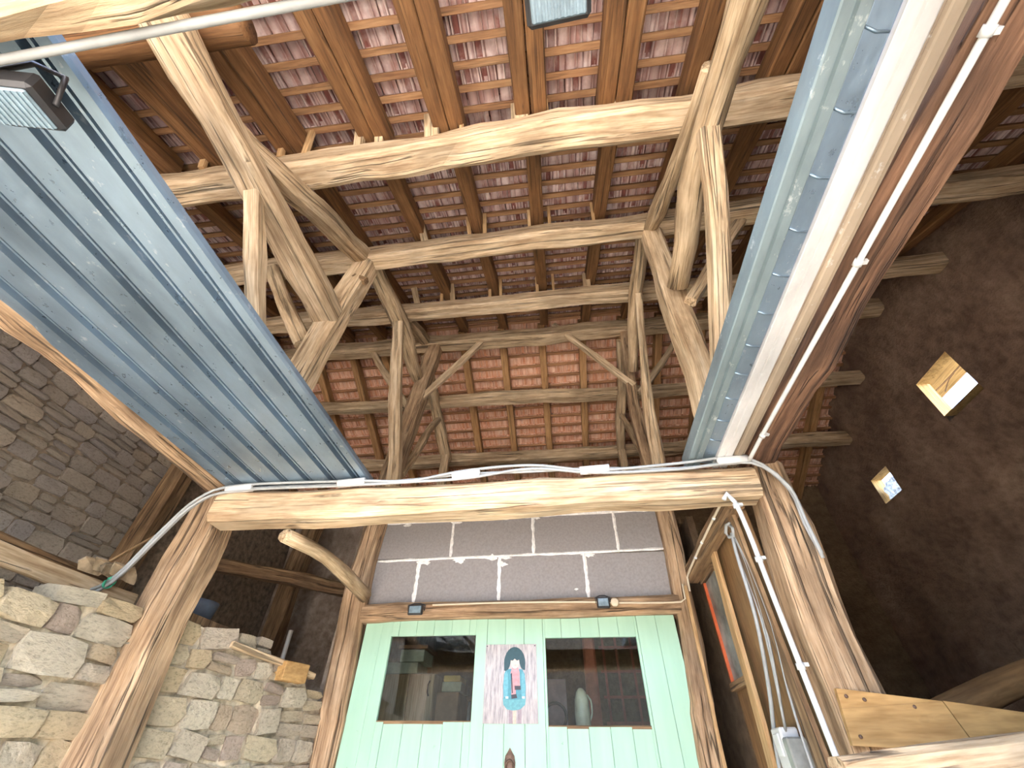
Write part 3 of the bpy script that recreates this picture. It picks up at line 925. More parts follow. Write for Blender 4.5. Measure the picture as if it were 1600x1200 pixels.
o = timber('tie_beam', [(-1.93, 2.03, 2.675), (-1.2, 2.03, 2.665), (-0.25, 2.03, 2.672), (0.5, 2.03, 2.675), (0.98, 2.03, 2.675)], [.17] * 5, [.175, .165, .16, .155, .155], 'oak_pale', None, 0.010)
tag(o, 'sawn pale tie beam joining the two front posts, carrying grey cables', 'beam')
o = timber('tie_beam', [(-2.2, -0.125, 2.68), (-1.1, -0.115, 2.68), (-0.3, -0.125, 2.68), (1.2, -0.14, 2.69)], .27, .20, 'oak_pale', None, 0.020)
tag(o, 'pale beam overhead cut off in the top left corner', 'beam')
o = timber('side_beam', [(-1.93, -0.3, 2.84), (-1.95, 0.6, 2.84), (-1.97, 1.3, 2.84), (-2.01, 2.15, 2.84)], .13, .13, 'oak_post', None, 0.016)
tag(o, 'rough brown beam running along the left edge of the corrugated sheets', 'beam', 'side beams')
o = timber('side_beam', [(1.04, -0.3, 2.85), (1.03, 0.6, 2.85), (1.05, 1.3, 2.85), (1.06, 2.15, 2.85)], .16, .15, 'rust_beam', None, 0.018)
tag(o, 'rust-brown beam along the right with a white conduit below it', 'beam', 'side beams')
o = timber('rail', [(-1.47, 2.02, 2.52), (-1.45, 2.436, 2.56), (-1.45, 3.10, 2.535)], [.09, .085, .095], [.08, .085, .10], 'oak', None, 0.012, round_=9)
tag(o, 'bent rounded rail from tie beam back to the left door post', 'rail', 'rails')
o = timber('rail', [(0.90, 2.10, 2.645), (0.88, 2.6, 2.64), (0.87, 3.16, 2.62)], .085, .11, 'oak_dark', None, 0.008)
tag(o, 'dark rail with thin cable from tie beam to the right door post', 'rail', 'rails')

# ------------------------------------------------------------------ corrugated sheets and steel profiles stored on the ties
def ribbed_sheet(name, x0, x1, y0, y1, z, period, depth, mat, label, lip=True, skew=0.0, parent=None):
    prof = []
    x = x0
    while x < x1 - 1e-6:
        p = period
        for (f, d) in ((0.0, 0), (0.50, 0), (0.53, 1), (0.61, 1), (0.64, .25), (0.70, .25), (0.73, 1), (0.81, 1), (0.84, 0), (0.999, 0)):
            xx = x + f * p
            if xx <= x1:
                prof.append((xx, d * depth))
        x += p
    if lip:
        prof += [(x1, 0), (x1 + .006, .012), (x1 + .004, .034), (x1 - .010, .040)]
    V, F, G = [], [], []
    ny = 12
    n = len(prof)
    for k in range(ny + 1):
        y = y0 + (y1 - y0) * k / ny
        for (x, d) in prof:
            V.append((x + skew * (k / ny), y, z + d + 0.002 * noise.noise((x * 4, y * 3, 1))))
            G.append((x, d, y))
    top = len(V)
    for k in range(ny + 1):
        for q in range(n):
            v = V[k * n + q]
            V.append((v[0], v[1], v[2] + 0.0022))
            G.append(G[k * n + q])
    for k in range(ny):
        for q in range(n - 1):
            a = k * n + q
            F.append((a, a + n, a + n + 1, a + 1))
            F.append((top + a, top + a + 1, top + a + n + 1, top + a + n))
    for q in range(n - 1):
        F.append((q, q + 1, top + q + 1, top + q))
        b = ny * n + q
        F.append((b + 1, b, top + b, top + b + 1))
    o = link_mesh(name, V, F, mat, parent, {'grain': ('FLOAT_VECTOR', G)})
    return tag(o, label, 'metal sheet', 'corrugated sheets on the left') if label else o
ribbed_sheet('corrugated_sheet', -1.90, -1.055, -0.02, 2.00, 2.785, 0.139, 0.040, 'steel', 'lowest corrugated galvanised sheet lying across the left side overhead')
ribbed_sheet('corrugated_sheet', -1.955, -1.10, -0.06, 1.96, 2.822, 0.139, 0.040, 'steel', 'corrugated galvanised sheet stacked second, edge showing beside the left beam')
ribbed_sheet('corrugated_sheet', -1.98, -1.12, -0.04, 1.98, 2.858, 0.139, 0.040, 'steel', 'corrugated galvanised sheet topmost in the stack on the left')

def profile(name, pts, y0, y1, mat, label, thick=0.003, dx=0.0, ticks=0):
    """folded steel profile: open outline (x, z) run along y, with thickness"""
    V, F, G = [], [], []
    n = len(pts)
    ny = 10
    nr = []
    for i in range(n):
        a = Vector(pts[max(i - 1, 0)]); b = Vector(pts[min(i + 1, n - 1)])
        d = (b - a).normalized()
        nr.append((-d.y, d.x))
    for layer in (0, 1):
        for k in range(ny + 1):
            y = y0 + (y1 - y0) * k / ny
            for i, (x, z) in enumerate(pts):
                V.append((x + nr[i][0] * thick * layer + dx * k / ny, y, z + nr[i][1] * thick * layer))
                G.append((x, z, y))
    S = n * (ny + 1)
    for k in range(ny):
        for i in range(n - 1):
            a = k * n + i
            F.append((a, a + 1, a + n + 1, a + n))
            F.append((S + a, S + a + n, S + a + n + 1, S + a + 1))
        for i, s_ in ((0, 1), (n - 1, -1)):
            a = k * n + i
            F.append((a, a + n, S + a + n, S + a) if s_ > 0 else (a, S + a, S + a + n, a + n))
    for k in (0, ny):
        for i in range(n - 1):
            a = k * n + i
            F.append((a, S + a, S + a + 1, a + 1))
    o = link_mesh(name, V, F, mat, None, {'grain': ('FLOAT_VECTOR', G)})
    return tag(o, label, 'steel profile', 'steel profiles on the right')
Zb = 2.785
profile('steel_channel', [(.668, Zb + .075), (.660, Zb + .07), (.660, Zb + .004), (.664, Zb), (.686, Zb), (.690, Zb + .010), (.696, Zb + .010), (.700, Zb), (.726, Zb), (.730, Zb + .004), (.730, Zb + .05)], -0.02, 2.02, 'steel_green', 'blue-green steel channel, leftmost of the profiles on the right', dx=.012)
strip = profile('steel_strip', [(.734, Zb + .018), (.738, Zb + .016), (.790, Zb + .010), (.794, Zb + .012)], -0.02, 1.99, 'steel', 'mottled galvanised strip with cross seams between channel and white profile', dx=.014)
for k in range(11):                                   # raised seams across the strip
    y = 0.22 + k * 0.155
    tube('seam', [(.738 + .001 * k, y, Zb + .015), (.765 + .001 * k, y + .012, Zb + .012), (.792 + .001 * k, y + .014, Zb + .009)], .0035, 'steel', strip, 6, 0.03)
profile('steel_channel', [(.798, Zb + .03), (.798, Zb + .002), (.800, Zb), (.828, Zb), (.831, Zb + .006), (.834, Zb + .006), (.837, Zb), (.868, Zb), (.872, Zb + .002), (.872, Zb + .03)], -0.02, 2.02, 'steel_white', 'whitish steel profile in the middle of the profiles on the right', dx=.014)
profile('steel_channel', [(.876, Zb + .03), (.876, Zb + .012), (.880, Zb + .006), (.886, Zb + .012), (.890, Zb + .004), (.894, Zb), (.918, Zb), (.921, Zb + .008), (.925, Zb + .008), (.928, Zb), (.932, Zb + .004), (.936, Zb + .010), (.940, Zb + .03)], -0.02, 2.02, 'steel_beige', 'beige grooved steel profile next to the rust-brown beam', dx=.012)

# ------------------------------------------------------------------ block wall and lintel above the door
wb_ = struct(box('wall_block', (-1.48, 3.225, 2.46), (0.76, 3.40, 3.16), 'mortar'), 'grey block wall with white joints above the green door')
rows = [(2.49, 2.815, [-1.48, -1.12, -0.49, 0.15, 0.76]), (2.815, 3.135, [-1.48, -0.88, -0.23, 0.41, 0.76])]
for z0, z1, xs in rows:
    for a, b in zip(xs[:-1], xs[1:]):
        box('concrete_block', (a + .005, 3.20, z0 + .005), (b - .005, 3.24, z1 - .005), 'block', wb_, 0.004)
def joint(p0, p1, w, horizontal):
    n = 26 if horizontal else 12
    V, F = [], []
    SEED[0] += 1
    for i in range(n + 1):
        t = i / n
        p = Vector(p0).lerp(Vector(p1), t)
        a = w * (0.55 + 0.9 * abs(noise.noise((t * 14, SEED[0], 0))) + 0.5 * abs(noise.noise((t * 40, SEED[0], 4))))
        b = w * (0.55 + 0.9 * abs(noise.noise((t * 14, SEED[0], 7))) + 0.5 * abs(noise.noise((t * 40, SEED[0], 8))))
        d = Vector((0, 0, 1)) if horizontal else Vector((1, 0, 0))
        V += [p - d * a, p + Vector((0, -0.007, 0)), p + d * b]
    for i in range(n):
        k = i * 3
        F += [(k, k + 3, k + 4, k + 1), (k + 1, k + 4, k + 5, k + 2)] if horizontal else [(k, k + 1, k + 4, k + 3), (k + 1, k + 2, k + 5, k + 4)]
    link_mesh('mortar_joint', V, F, 'white_mortar', wb_)
yj = 3.197
joint((-1.46, yj, 2.805), (0.74, yj, 2.825), .013, True)
joint((-1.46, yj, 3.115), (0.74, yj, 3.14), .022, True)
for x in (-1.12, -0.49, 0.15):
    joint((x, yj, 2.50), (x, yj, 2.81), .017, False)
for x in (-0.88, -0.23, 0.41):
    joint((x, yj, 2.82), (x, yj, 3.13), .014, False)
for (x, z, r_) in ((-0.80, 2.792, .030), (-0.47, 2.75, .024), (-1.27, 3.09, .022), (-0.55, 2.80, .03), (0.07, 2.56, .010), (-0.86, 3.10, .028), (-0.45, 2.80, .028), (-1.09, 2.79, .032), (0.18, 2.80, .024), (-0.21, 3.11, .024)):
    pts = [(x + r_ * 1.5 * (.7 + 1.3 * abs(noise.noise((k * 1.7, x * 9, 0)))) * math.cos(k * math.pi / 8), yj, z + r_ * .7 * (.5 + 1.8 * abs(noise.noise((k * 1.9, x * 7, 3)))) * math.sin(k * math.pi / 8)) for k in range(16)]
    prism('mortar_smear', pts, (0, -.004, 0), 'white_mortar', wb_)

o = timber('lintel', [(-1.47, 3.19, 2.42), (-0.4, 3.19, 2.427), (0.74, 3.19, 2.428)], .16, [.115, .105, .12], 'oak_post', None, 0.006)
tag(o, 'brown lintel beam above the green door', 'beam')

# ------------------------------------------------------------------ mint green door with two windows
door = empty('barn_door', (-0.35, 3.18, 0))
tag(door, 'mint green plank barn door with two dark windows', 'door')
WIN = [(-1.225, -0.632, 1.82, 2.28), (-0.165, 0.425, 1.80, 2.255)]
DX0, DX1, DTOP = -1.425, 0.69, 2.375
npl = 17
edges = [DX0 + (DX1 - DX0) * i / npl for i in range(npl + 1)]
for i in range(npl):
    a, b = edges[i] + .0007, edges[i + 1] - .0007
    cuts = sorted({a, b} | {e for w in WIN for e in w[:2] if a < e < b})
    dy = rnd.uniform(-.0015, .0015)
    for p, q in zip(cuts[:-1], cuts[1:]):
        m_ = (p + q) / 2
        hit = [w for w in WIN if w[0] < m_ < w[1]]
        for z0, z1 in ([(0.03, hit[0][2]), (hit[0][3], DTOP)] if hit else [(0.03, DTOP)]):
            box('plank', (p, 3.165 + dy, z0), (q, 3.192 + dy, z1), 'mint', door, 0.0016)
for w in WIN:
    box('window_pane', (w[0] - .01, 3.180, w[2] - .01), (w[1] + .01, 3.184, w[3] + .01), 'glass', door)
    fr = box('window_bead', (w[0] - .004, 3.166, w[2] - .012), (w[1] + .004, 3.190, w[2] + .006), 'oak_dark', door, 0.002, axis=0)
# latch plate near the bottom edge
lat = [(-0.420, 1.50), (-0.364, 1.50), (-0.364, 1.60), (-0.360, 1.64), (-0.366, 1.67), (-0.378, 1.685), (-0.392, 1.705), (-0.406, 1.685), (-0.418, 1.67), (-0.424, 1.64), (-0.420, 1.60)]
lp = prism('latch_plate', [(x, 3.164, z) for x, z in lat], (0, -.006, 0), 'iron', door)
tube('latch_ring', [(-0.392 + .022 * math.cos(a), 3.150 - .004 * math.sin(a), 1.622 + .03 * math.sin(a)) for a in [k * math.pi / 6 for k in range(13)]], .005, 'iron', lp, 6, .02)

# poster on the door
po = empty('poster', (-0.392, 3.16, 1.81))
tag(po, 'poster of a dark-haired girl in a teal coat pinned between the door windows', 'poster')
PX, PZ0, PW, PH = -0.392, 1.812, 0.335, 0.408
def poster_paper():
    m, nt, b = new_mat('poster_print')
    v = coords(nt, 'obj', (70, 70, 9), False)
    n = noise_tex(nt, v, 1.0, 6, 0.7)
    rp = ramp(nt, [(0.28, (0.10, 0.09, 0.10)), (0.42, (0.32, 0.295, 0.295)), (0.55, (0.46, 0.42, 0.40)), (0.7, (0.54, 0.51, 0.50))])
    nt.links.new(n, rp.inputs[0])
    nt.links.new(rp.outputs[0], b.inputs['Base Color'])
    b.inputs['Roughness'].default_value = 0.5
    return m
MAT['paper'] = poster_paper()
for nm, c in (('p_hair', (.010, .055, .065)), ('p_skin', (.70, .50, .42)), ('p_coat', (.06, .25, .30)), ('p_skirt', (.11, .33, .36)), ('p_scarf', (.55, .26, .27)), ('p_dark', (.03, .03, .04)), ('p_leg', (.62, .42, .33)), ('p_sock', (.30, .24, .26)), ('p_white', (.72, .72, .70)), ('p_shade', (.12, .36, .42))):
    MAT[nm] = plain(nm[2:] + '_ink', c, 0.5, 0, 0.1, 60, 0.0005)
box('sheet', (PX - PW / 2, 3.1605, PZ0), (PX + PW / 2, 3.1625, PZ0 + PH), 'paper', po)
def shape(nm, pts, mat, layer):
    """poster print shape, outline in poster fractions (x to the right, y up)"""
    y = 3.1605 - 0.0003 * layer
    prism(nm, [(PX - PW / 2 + x * PW, y, PZ0 + z * PH) for x, z in pts], (0, -0.0002, 0), mat, po)
def arc(cx, cz, rx, rz, a0, a1, n=14):
    return [(cx + rx * math.cos(R(a0 + (a1 - a0) * k / n)), cz + rz * math.sin(R(a0 + (a1 - a0) * k / n))) for k in range(n + 1)]
shape('legs', [(.47, 0), (.585, 0), (.585, .17), (.47, .17)], 'p_sock', 1)
shape('legs', [(.545, 0), (.605, 0), (.61, .17), (.54, .17)], 'p_leg', 2)
shape('legs', [(.63, 0), (.70, 0), (.70, .17), (.63, .17)], 'p_sock', 1)
shape('skirt', [(.36, .30), (.37, .22), (.44, .165), (.56, .15), (.68, .165), (.77, .22), (.785, .30)], 'p_skirt', 3)
shape('coat', [(.37, .30), (.36, .45), (.375, .60), (.41, .66), (.55, .67), (.72, .66), (.765, .60), (.785, .45), (.78, .30), (.70, .285), (.58, .28), (.45, .285)], 'p_coat', 4)
shape('sleeve', [(.375, .31), (.365, .46), (.38, .60), (.42, .64), (.45, .60), (.455, .44), (.445, .31)], 'p_shade', 5)
shape('sleeve', [(.71, .31), (.70, .44), (.705, .60), (.735, .64), (.765, .58), (.78, .45), (.77, .31)], 'p_shade', 5)
shape('hand', [(.41, .295), (.46, .295), (.46, .32), (.41, .32)], 'p_white', 6)
shape('hand', [(.715, .295), (.765, .295), (.765, .32), (.715, .32)], 'p_white', 6)
shape('scarf', [(.50, .62), (.52, .32), (.60, .32), (.60, .42), (.68, .42), (.67, .62), (.64, .70), (.53, .70)], 'p_scarf', 6)
shape('scarf_fringe', [(.515, .34), (.52, .29), (.625, .30), (.61, .35)], 'p_dark', 7)
shape('scarf_fringe', [(.575, .45), (.58, .40), (.69, .40), (.69, .45)], 'p_dark', 7)
shape('scarf_stripe', [(.50, .60), (.525, .36), (.545, .36), (.525, .62)], 'p_dark', 7)
shape('face', arc(.58, .755, .085, .085, 180, 360) + [(.665, .80), (.495, .80)], 'p_skin', 8)
shape('hair', [(.375, .645), (.405, .64), (.45, .66), (.48, .70)] + [(.495, .745), (.50, .78), (.54, .775), (.575, .80), (.62, .775), (.66, .785), (.668, .74)] + [(.69, .69), (.73, .655), (.775, .65)] + arc(.575, .745, .205, .215, 0, 180), 'p_hair', 9)
shape('mouth', [(.57, .712), (.60, .712), (.60, .718), (.57, .718)], 'p_scarf', 10)
for sx in (.03, .97):
    shape('pin', arc(sx, .975, .012, .010, 0, 330, 8), 'p_dark', 11)

# ------------------------------------------------------------------ things seen through the door windows (store room)
struct(box('wall_room_left', (-1.70, 3.27, 0), (-1.64, YB, 3.1), 'plaster'), 'left partition of the store room')
struct(box('wall_room_right', (0.98, 3.27, 0), (1.03, YB, 3.1), 'backwall'), 'right partition of the store room')
struct(box('ceiling_room', (-1.70, 3.40, 3.1), (1.03, YB, 3.14), 'oak_dark'), 'boarded ceiling over the store room')
cb = empty('cupboard', (-1.3, 4.2, 0))
tag(cb, 'tan two-door cupboard behind the left door window', 'cupboard')
box('body', (-1.60, 4.03, 0.02), (-1.12, 4.45, 2.19), 'cabinet', cb, .004)
d1 = box('door', (-1.60, 4.005, 0.08), (-1.333, 4.028, 2.185), 'cabinet', cb, .003)
d2 = box('door', (-1.327, 4.000, 0.08), (-1.12, 4.025, 2.18), 'cabinet', cb, .003)
tube('handle', [(-1.155, 3.998, 2.135), (-1.160, 3.975, 2.11), (-1.160, 3.975, 2.06), (-1.155, 3.998, 2.04)], .006, 'iron', d2, 6, .03)
tag(box('carton', (-1.58, 4.05, 2.195), (-1.29, 4.35, 2.275), 'box_green', None, .004), 'pale green carton on the cupboard, the lower one', 'carton', 'cartons on the cupboard')
c2 = box('carton', (-1.46, 4.06, 2.28), (-1.25, 4.34, 2.37), 'box_green', None, .004)
tag(c2, 'pale green carton with dark lid on top of the other carton', 'carton', 'cartons on the cupboard')
box('lid', (-1.48, 4.04, 2.372), (-1.22, 4.36, 2.40), 'box_brown', c2, .003)
tag(box('crate', (-1.10, 4.05, 0.02), (-0.92, 4.4, 2.07), 'box_brown', None, .004), 'tall brown case standing beside the tan cupboard', 'case')
tag(box('carton', (-1.07, 4.07, 2.075), (-0.91, 4.35, 2.14), 'box_green', None, .004), 'small pale carton on the tall brown case', 'carton')
tag(box('tin', (-1.065, 4.08, 2.143), (-0.925, 4.33, 2.185), 'box_yellow', None, .006), 'flat yellow tin on the small pale carton', 'tin')
o = tube('coiled_hose', [(-1.02 + .07 * math.cos(a), 4.37 + .02 * math.sin(a), 2.15 + .07 * math.sin(a)) for a in [k * math.pi / 8 for k in range(-2, 17)]], .012, 'black', None, 8, .03)
tag(o, 'black hose coil behind the yellow tin', 'hose')
for x, z1, wh in ((-0.86, 2.02, 'beside the tall brown case'), (-0.79, 1.98, 'in the middle of the low shelf, the shortest'), (-0.73, 2.05, 'rightmost and tallest on the low shelf')):
    o = tube('bottle', [(x, 4.2, 1.55), (x, 4.2, z1 - .12), (x, 4.2, z1 - .08), (x, 4.2, z1)], .026, 'hazy_pane', None, 8, .04, (1, .45))
    tag(o, 'slim grey bottle ' + wh, 'bottle', 'bottles in the store room')
o = box('shelf', (-0.90, 4.08, 1.52), (-0.55, 4.4, 1.55), 'oak_dark', None, .003, axis=0)
tag(o, 'low dark shelf under the grey bottles', 'shelf')
box('upright', (-0.90, 4.1, 0.0), (-0.87, 4.38, 1.52), 'oak_dark', o)
box('upright', (-0.58, 4.1, 0.0), (-0.55, 4.38, 1.52), 'oak_dark', o)
o = timber('leaning_board', [(-0.98, 4.9, 2.75), (-0.45, 4.9, 2.05), (-0.1, 4.9, 1.2), (0.1, 4.9, 0.0)], .35, .02, 'box_brown', None, 0, (0, 1, 0))
tag(o, 'dark board leaning across the back of the left door window', 'board')
o = timber('painted_post', [(0.14, 4.15, 0.0), (0.15, 4.15, 3.1)], .10, .10, 'red_post', None, .003, (0, 1, 0))
tag(o, 'red-brown painted post behind the right door window', 'post')
g = empty('window_grid', (0.5, 4.7, 1.6))
tag(g, 'dark lattice of red-brown bars behind the right door window', 'lattice')
for x in (0.30, 0.42, 0.56, 0.70, 0.85):
    box('bar', (x - .010, 4.66, 1.5), (x + .010, 4.69, 2.62), 'red_post', g)
for z in (1.55, 1.76, 1.92, 2.10, 2.29, 2.48):
    box('bar', (0.26, 4.67, z - .010), (0.90, 4.70, z + .010), 'red_post', g)
t = box('work_table', (-0.45, 3.45, 1.765), (0.30, 3.95, 1.80), 'oak_dark', None, .004, axis=0)
tag(t, 'dark work table just below the right door window', 'table')
for x in (-0.41, 0.22):
    for y in (3.49, 3.88):
        box('leg', (x, y, 0.0), (x + .05, y + .05, 1.765), 'oak_dark', t)
def lathe(name, c, prof, mat, parent=None, k=16):
    V, F = [], []
    for (r_, z) in prof:
        for q in range(k):
            a = 2 * math.pi * q / k
            V.append((c[0] + r_ * math.cos(a), c[1] + r_ * math.sin(a), c[2] + z))
    for i in range(len(prof) - 1):
        for q in range(k):
            a, b = i * k + q, i * k + (q + 1) % k
            F.append((a, b, b + k, a + k))
    F.append(tuple(reversed(range(k))))
    F.append(tuple(range((len(prof) - 1) * k, len(prof) * k)))
    return link_mesh(name, V, F, mat, parent, smooth=True)
j = lathe('jug', (0.045, 3.62, 1.80), [(.045, 0), (.050, .02), (.052, .10), (.047, .17), (.034, .215), (.018, .235), (.012, .238)], 'jug')
tag(j, 'pale green enamel jug behind the right door window', 'jug')
tube('handle', [(0.085, 3.62, 2.00), (0.108, 3.62, 1.97), (0.110, 3.62, 1.90), (0.093, 3.62, 1.86)], .006, 'jug', j, 6, .02)
tag(box('panel', (-0.24, 3.90, 1.80), (-0.06, 3.93, 2.13), 'pinkish', None, .003), 'mauve panel standing on the work table', 'panel')
o = tube('wheel_rim', [(-0.14 + .075 * math.cos(a), 3.66, 1.885 + .075 * math.sin(a)) for a in [k * math.pi / 9 for k in range(19)]], .010, 'black', None, 8, .02)
tag(o, 'small dark wheel rim leaning at the left of the right window', 'wheel')

# ------------------------------------------------------------------ lintel lights and cable
def floodlight(name, c, w, h, label, nrm='y'):
    t_ = empty(name, c)
    tag(t_, label, 'floodlight', 'floodlights')
    x, y, z = c
    bm_ = box('housing', (x - w / 2, y, z - h / 2), (x + w / 2, y + .025, z + h / 2), 'black', t_, .006)
    box('lens', (x - w * .39, y - .004, z - h * .36), (x + w * .39, y + .001, z + h * .36), 'lens', t_, .002)
    tube('bracket', [(x - w * .56, y + .03, z), (x - w * .58, y + .02, z + h * .5), (x - w * .2, y + .035, z + h * .75), (x + w * .2, y + .035, z + h * .75), (x + w * .58, y + .02, z + h * .5), (x + w * .56, y + .03, z)], .004, 'black', t_, 6, .03)
    return t_
floodlight('floodlight', (-1.052, 3.065, 2.418), .105, .062, 'small black floodlight at the left end of the lintel')
floodlight('floodlight', (0.236, 3.065, 2.436), .085, .066, 'small black floodlight on the right part of the lintel')
s_ = lathe('motion_sensor', (0, 0, 0), [(.004, 0), (.020, .004), (.026, .014), (.026, .03), (.018, .034)], 'cream_cable')
s_.rotation_euler = (R(90), 0, 0)
s_.location = (0.312, 3.085, 2.438)
tag(s_, 'round cream sensor beside the right lintel floodlight', 'sensor')
o = tube('lintel_cable', [(-0.94, 3.095, 2.452), (-0.4, 3.096, 2.456), (0.15, 3.096, 2.447), (0.28, 3.096, 2.440), (0.55, 3.092, 2.432), (0.74, 3.085, 2.432), (0.772, 3.085, 2.450), (0.778, 3.085, 2.54)], .006, 'cream_cable', None, 8, .05)
tag(o, 'cream cable running along the lintel above the green door', 'cable')

# ------------------------------------------------------------------ grey cables over the front tie beam
CP = [(-2.55, 1.90, 2.215), (-2.35, 1.905, 2.205), (-2.20, 1.905, 2.27), (-2.09, 1.905, 2.50), (-2.0, 1.915, 2.68), (-1.8, 1.925, 2.755), (-1.13, 1.93, 2.757), (-0.80, 1.93, 2.745), (-0.49, 1.93, 2.768), (-0.14, 1.93, 2.785), (0.19, 1.93, 2.755), (0.61, 1.93, 2.748), (0.89, 1.93, 2.768), (1.01, 1.93, 2.73), (1.09, 1.935, 2.60), (1.085, 1.94, 2.44), (1.10, 1.96, 2.30)]
cw = random.Random(4)
for k, (dz, dy) in enumerate(((0.0, 0.0), (-.013, -.012), (.008, -.016))):
    pts = [(x + cw.uniform(-.004, .004), y + dy, z + dz + cw.uniform(-.007, .007) + (.012 * math.sin(x * 7 + k * 2) if -1 < x < .8 else 0)) for x, y, z in CP]
    o = tube('grey_cable', pts, .0075, 'grey_cable', None, 8, .05)
    tag(o, ('grey cable along the front tie beam, rearmost of the three', 'grey cable along the front tie beam, lowest of the three', 'grey cable along the front tie beam, uppermost of the three')[k], 'cable', 'grey cables on the front tie beam')
for x, z in ((-1.79, 2.757), (-1.13, 2.757), (-0.49, 2.768), (0.19, 2.757), (0.88, 2.768)):
    V0 = (x - .075, 1.921, z - .004)
    o = tube('cable_sleeve', [V0, (x + .075, 1.921, z + .002)], .0225, 'white_plastic', None, 10, .05)
    where = {-1.79: 'at the left end of the front tie beam', -1.13: 'beside the end of the corrugated sheets', -0.49: 'left of the middle of the tie beam', 0.19: 'right of the middle of the tie beam', 0.88: 'under the steel channels on the right'}[x]
    tag(o, 'white sleeve around grey cables ' + where, 'cable sleeve', 'white cable sleeves')
for (x, y, z), w_ in (((-2.33, 1.895, 2.208), 'lower'), ((-2.215, 1.897, 2.258), 'upper')):
    o = tube('cable_tie', [(x + .024 * math.cos(a) * .4, y + .024 * math.sin(a), z + .022 * math.cos(a)) for a in [k_ * math.pi / 6 for k_ in range(13)]], .006, 'green_tie', None, 6, .02)
    tag(o, 'green tie around the grey cables above the stone wall, ' + w_ + ' one', 'cable tie', 'green cable ties')

# ------------------------------------------------------------------ white conduits
def conduit(name, pts, r_, clips, label, mat='white_plastic'):
    o = tube(name, pts, r_, mat, None, 10, .06)
    tag(o, label, 'conduit', 'white conduits')
    for c, d in clips:
        a, b = Vector(c), Vector(d)
        tube('clip', [a - b * .010, a + b * .010], r_ * 1.45, 'white_plastic', o, 8, .05)
        box('clip_foot', tuple(a + Vector((.006, -.004, 0))), tuple(a + Vector((.030, .010, .012))), 'white_plastic', o)
    return o
conduit('conduit', [(0.955, 1.93, 2.755), (0.955, 1.60, 2.757), (0.965, 0.741, 2.757), (0.972, 0.222, 2.757), (0.978, -0.3, 2.757)], .0095,
        [((0.957, 1.70, 2.757), (0, 1, 0)), ((0.964, .80, 2.757), (0, 1, 0)), ((0.971, .25, 2.757), (0, 1, 0))], 'white conduit under the rust-brown beam on the right')
conduit('conduit', [(0.775, 1.925, 2.56), (0.795, 1.93, 2.592), (0.822, 1.935, 2.55), (0.838, 1.95, 2.42), (0.842, 1.96, 2.148), (0.845, 1.965, 1.798), (0.848, 1.97, 1.60), (0.85, 1.97, 0.9)], .0105,
        [((0.824, 1.937, 2.53), (0, 0, 1)), ((0.840, 1.957, 2.29), (0, 0, 1)), ((0.844, 1.964, 1.90), (0, 0, 1))], 'white conduit running down the left edge of the right post')
conduit('conduit', [(0.838, 2.12, 2.645), (0.832, 2.5, 2.63), (0.822, 3.09, 2.585), (0.818, 3.10, 2.50)], .007, [((0.836, 2.3, 2.638), (0, 1, 0)), ((0.831, 2.6, 2.625), (0, 1, 0)), ((0.828, 2.8, 2.61), (0, 1, 0))], 'thin pale cable clipped to the dark rail at right', 'cream_cable')
conduit('conduit', [(-1.6, 0.035, 2.63), (-1.17, 0.042, 2.635), (-0.57, 0.036, 2.645), (0.0, 0.03, 2.65)], .009, [((-1.12, .03, 2.636), (1, 0, 0))], 'grey-white conduit along the overhead beam in the top left', 'grey_cable')

# ------------------------------------------------------------------ overhead floodlights
def lamp_down(c, w, d, tilt, rotz, label):
    t_ = empty('floodlight', c)
    tag(t_, label, 'floodlight', 'floodlights')
    def part(name, lo, hi, mat, bev):
        o_ = box(name, lo, hi, mat, None, bev)
        o_.parent = t_
        return o_
    part('housing', (-w / 2, -d / 2, 0), (w / 2, d / 2, .05), 'black', .008)
    part('lens', (-w * .42, -d * .40, -.006), (w * .42, d * .40, .002), 'lens', .003)
    for i in range(9):                                # ribs moulded in the lens
        x = -w * .38 + w * .76 * i / 8
        part('lens_rib', (x - .0022, -d * .37, -.009), (x + .0022, d * .37, -.005), 'lens', 0)
    o_ = tube('bracket', [(-w * .54, 0, .02), (-w * .54, -.02, .09), (0, -.03, .115), (w * .54, -.02, .09), (w * .54, 0, .02)], .006, 'black', None, 6, .04)
    o_.parent = t_
    t_.rotation_euler = (tilt, 0, rotz)
    return t_
lamp_down((0.065, 0.075, 2.66), .125, .10, R(8), R(-3), 'glass-fronted floodlight hanging at the top centre')
lamp_down((-1.085, 0.115, 2.62), .13, .10, R(14), R(12), 'black floodlight at the left edge in front of the sheets')

# ------------------------------------------------------------------ side panel between door and right post
sp = struct(box('wall_panel', (0.945, 2.18, 0.0), (0.965, 3.14, 2.62), 'ply_dark'), 'brown panel partition between door post and right post')
gp = empty('framed_pane', (0.93, 3.0, 1.97))
tag(gp, 'dusty glass pane with red edge set in the brown side panel', 'window')
prism('pane', [(.932, 3.10, 2.545), (.932, 2.86, 2.545), (.932, 2.86, 2.0), (.932, 3.10, 2.0)], (.008, 0, 0), 'hazy_pane', gp)
box('frame_edge', (.915, 3.09, 1.98), (.944, 3.108, 2.56), 'red_edge', gp, .002)
box('frame_sill', (.905, 2.82, 1.955), (.944, 3.12, 1.995), 'oak_dark', gp, .003, axis=1)
box('frame_head', (.905, 2.82, 2.545), (.944, 3.12, 2.60), 'oak_dark', gp, .003, axis=1)
o = timber('plank', [(.900, 2.66, 2.67), (.900, 2.73, 2.143), (.900, 2.75, 1.79), (.900, 2.78, 1.60), (.90, 2.85, .6)], .022, .085, 'sawn', None, .003, (0, 1, 0))
tag(o, 'light sawn plank standing against the brown side panel', 'plank')
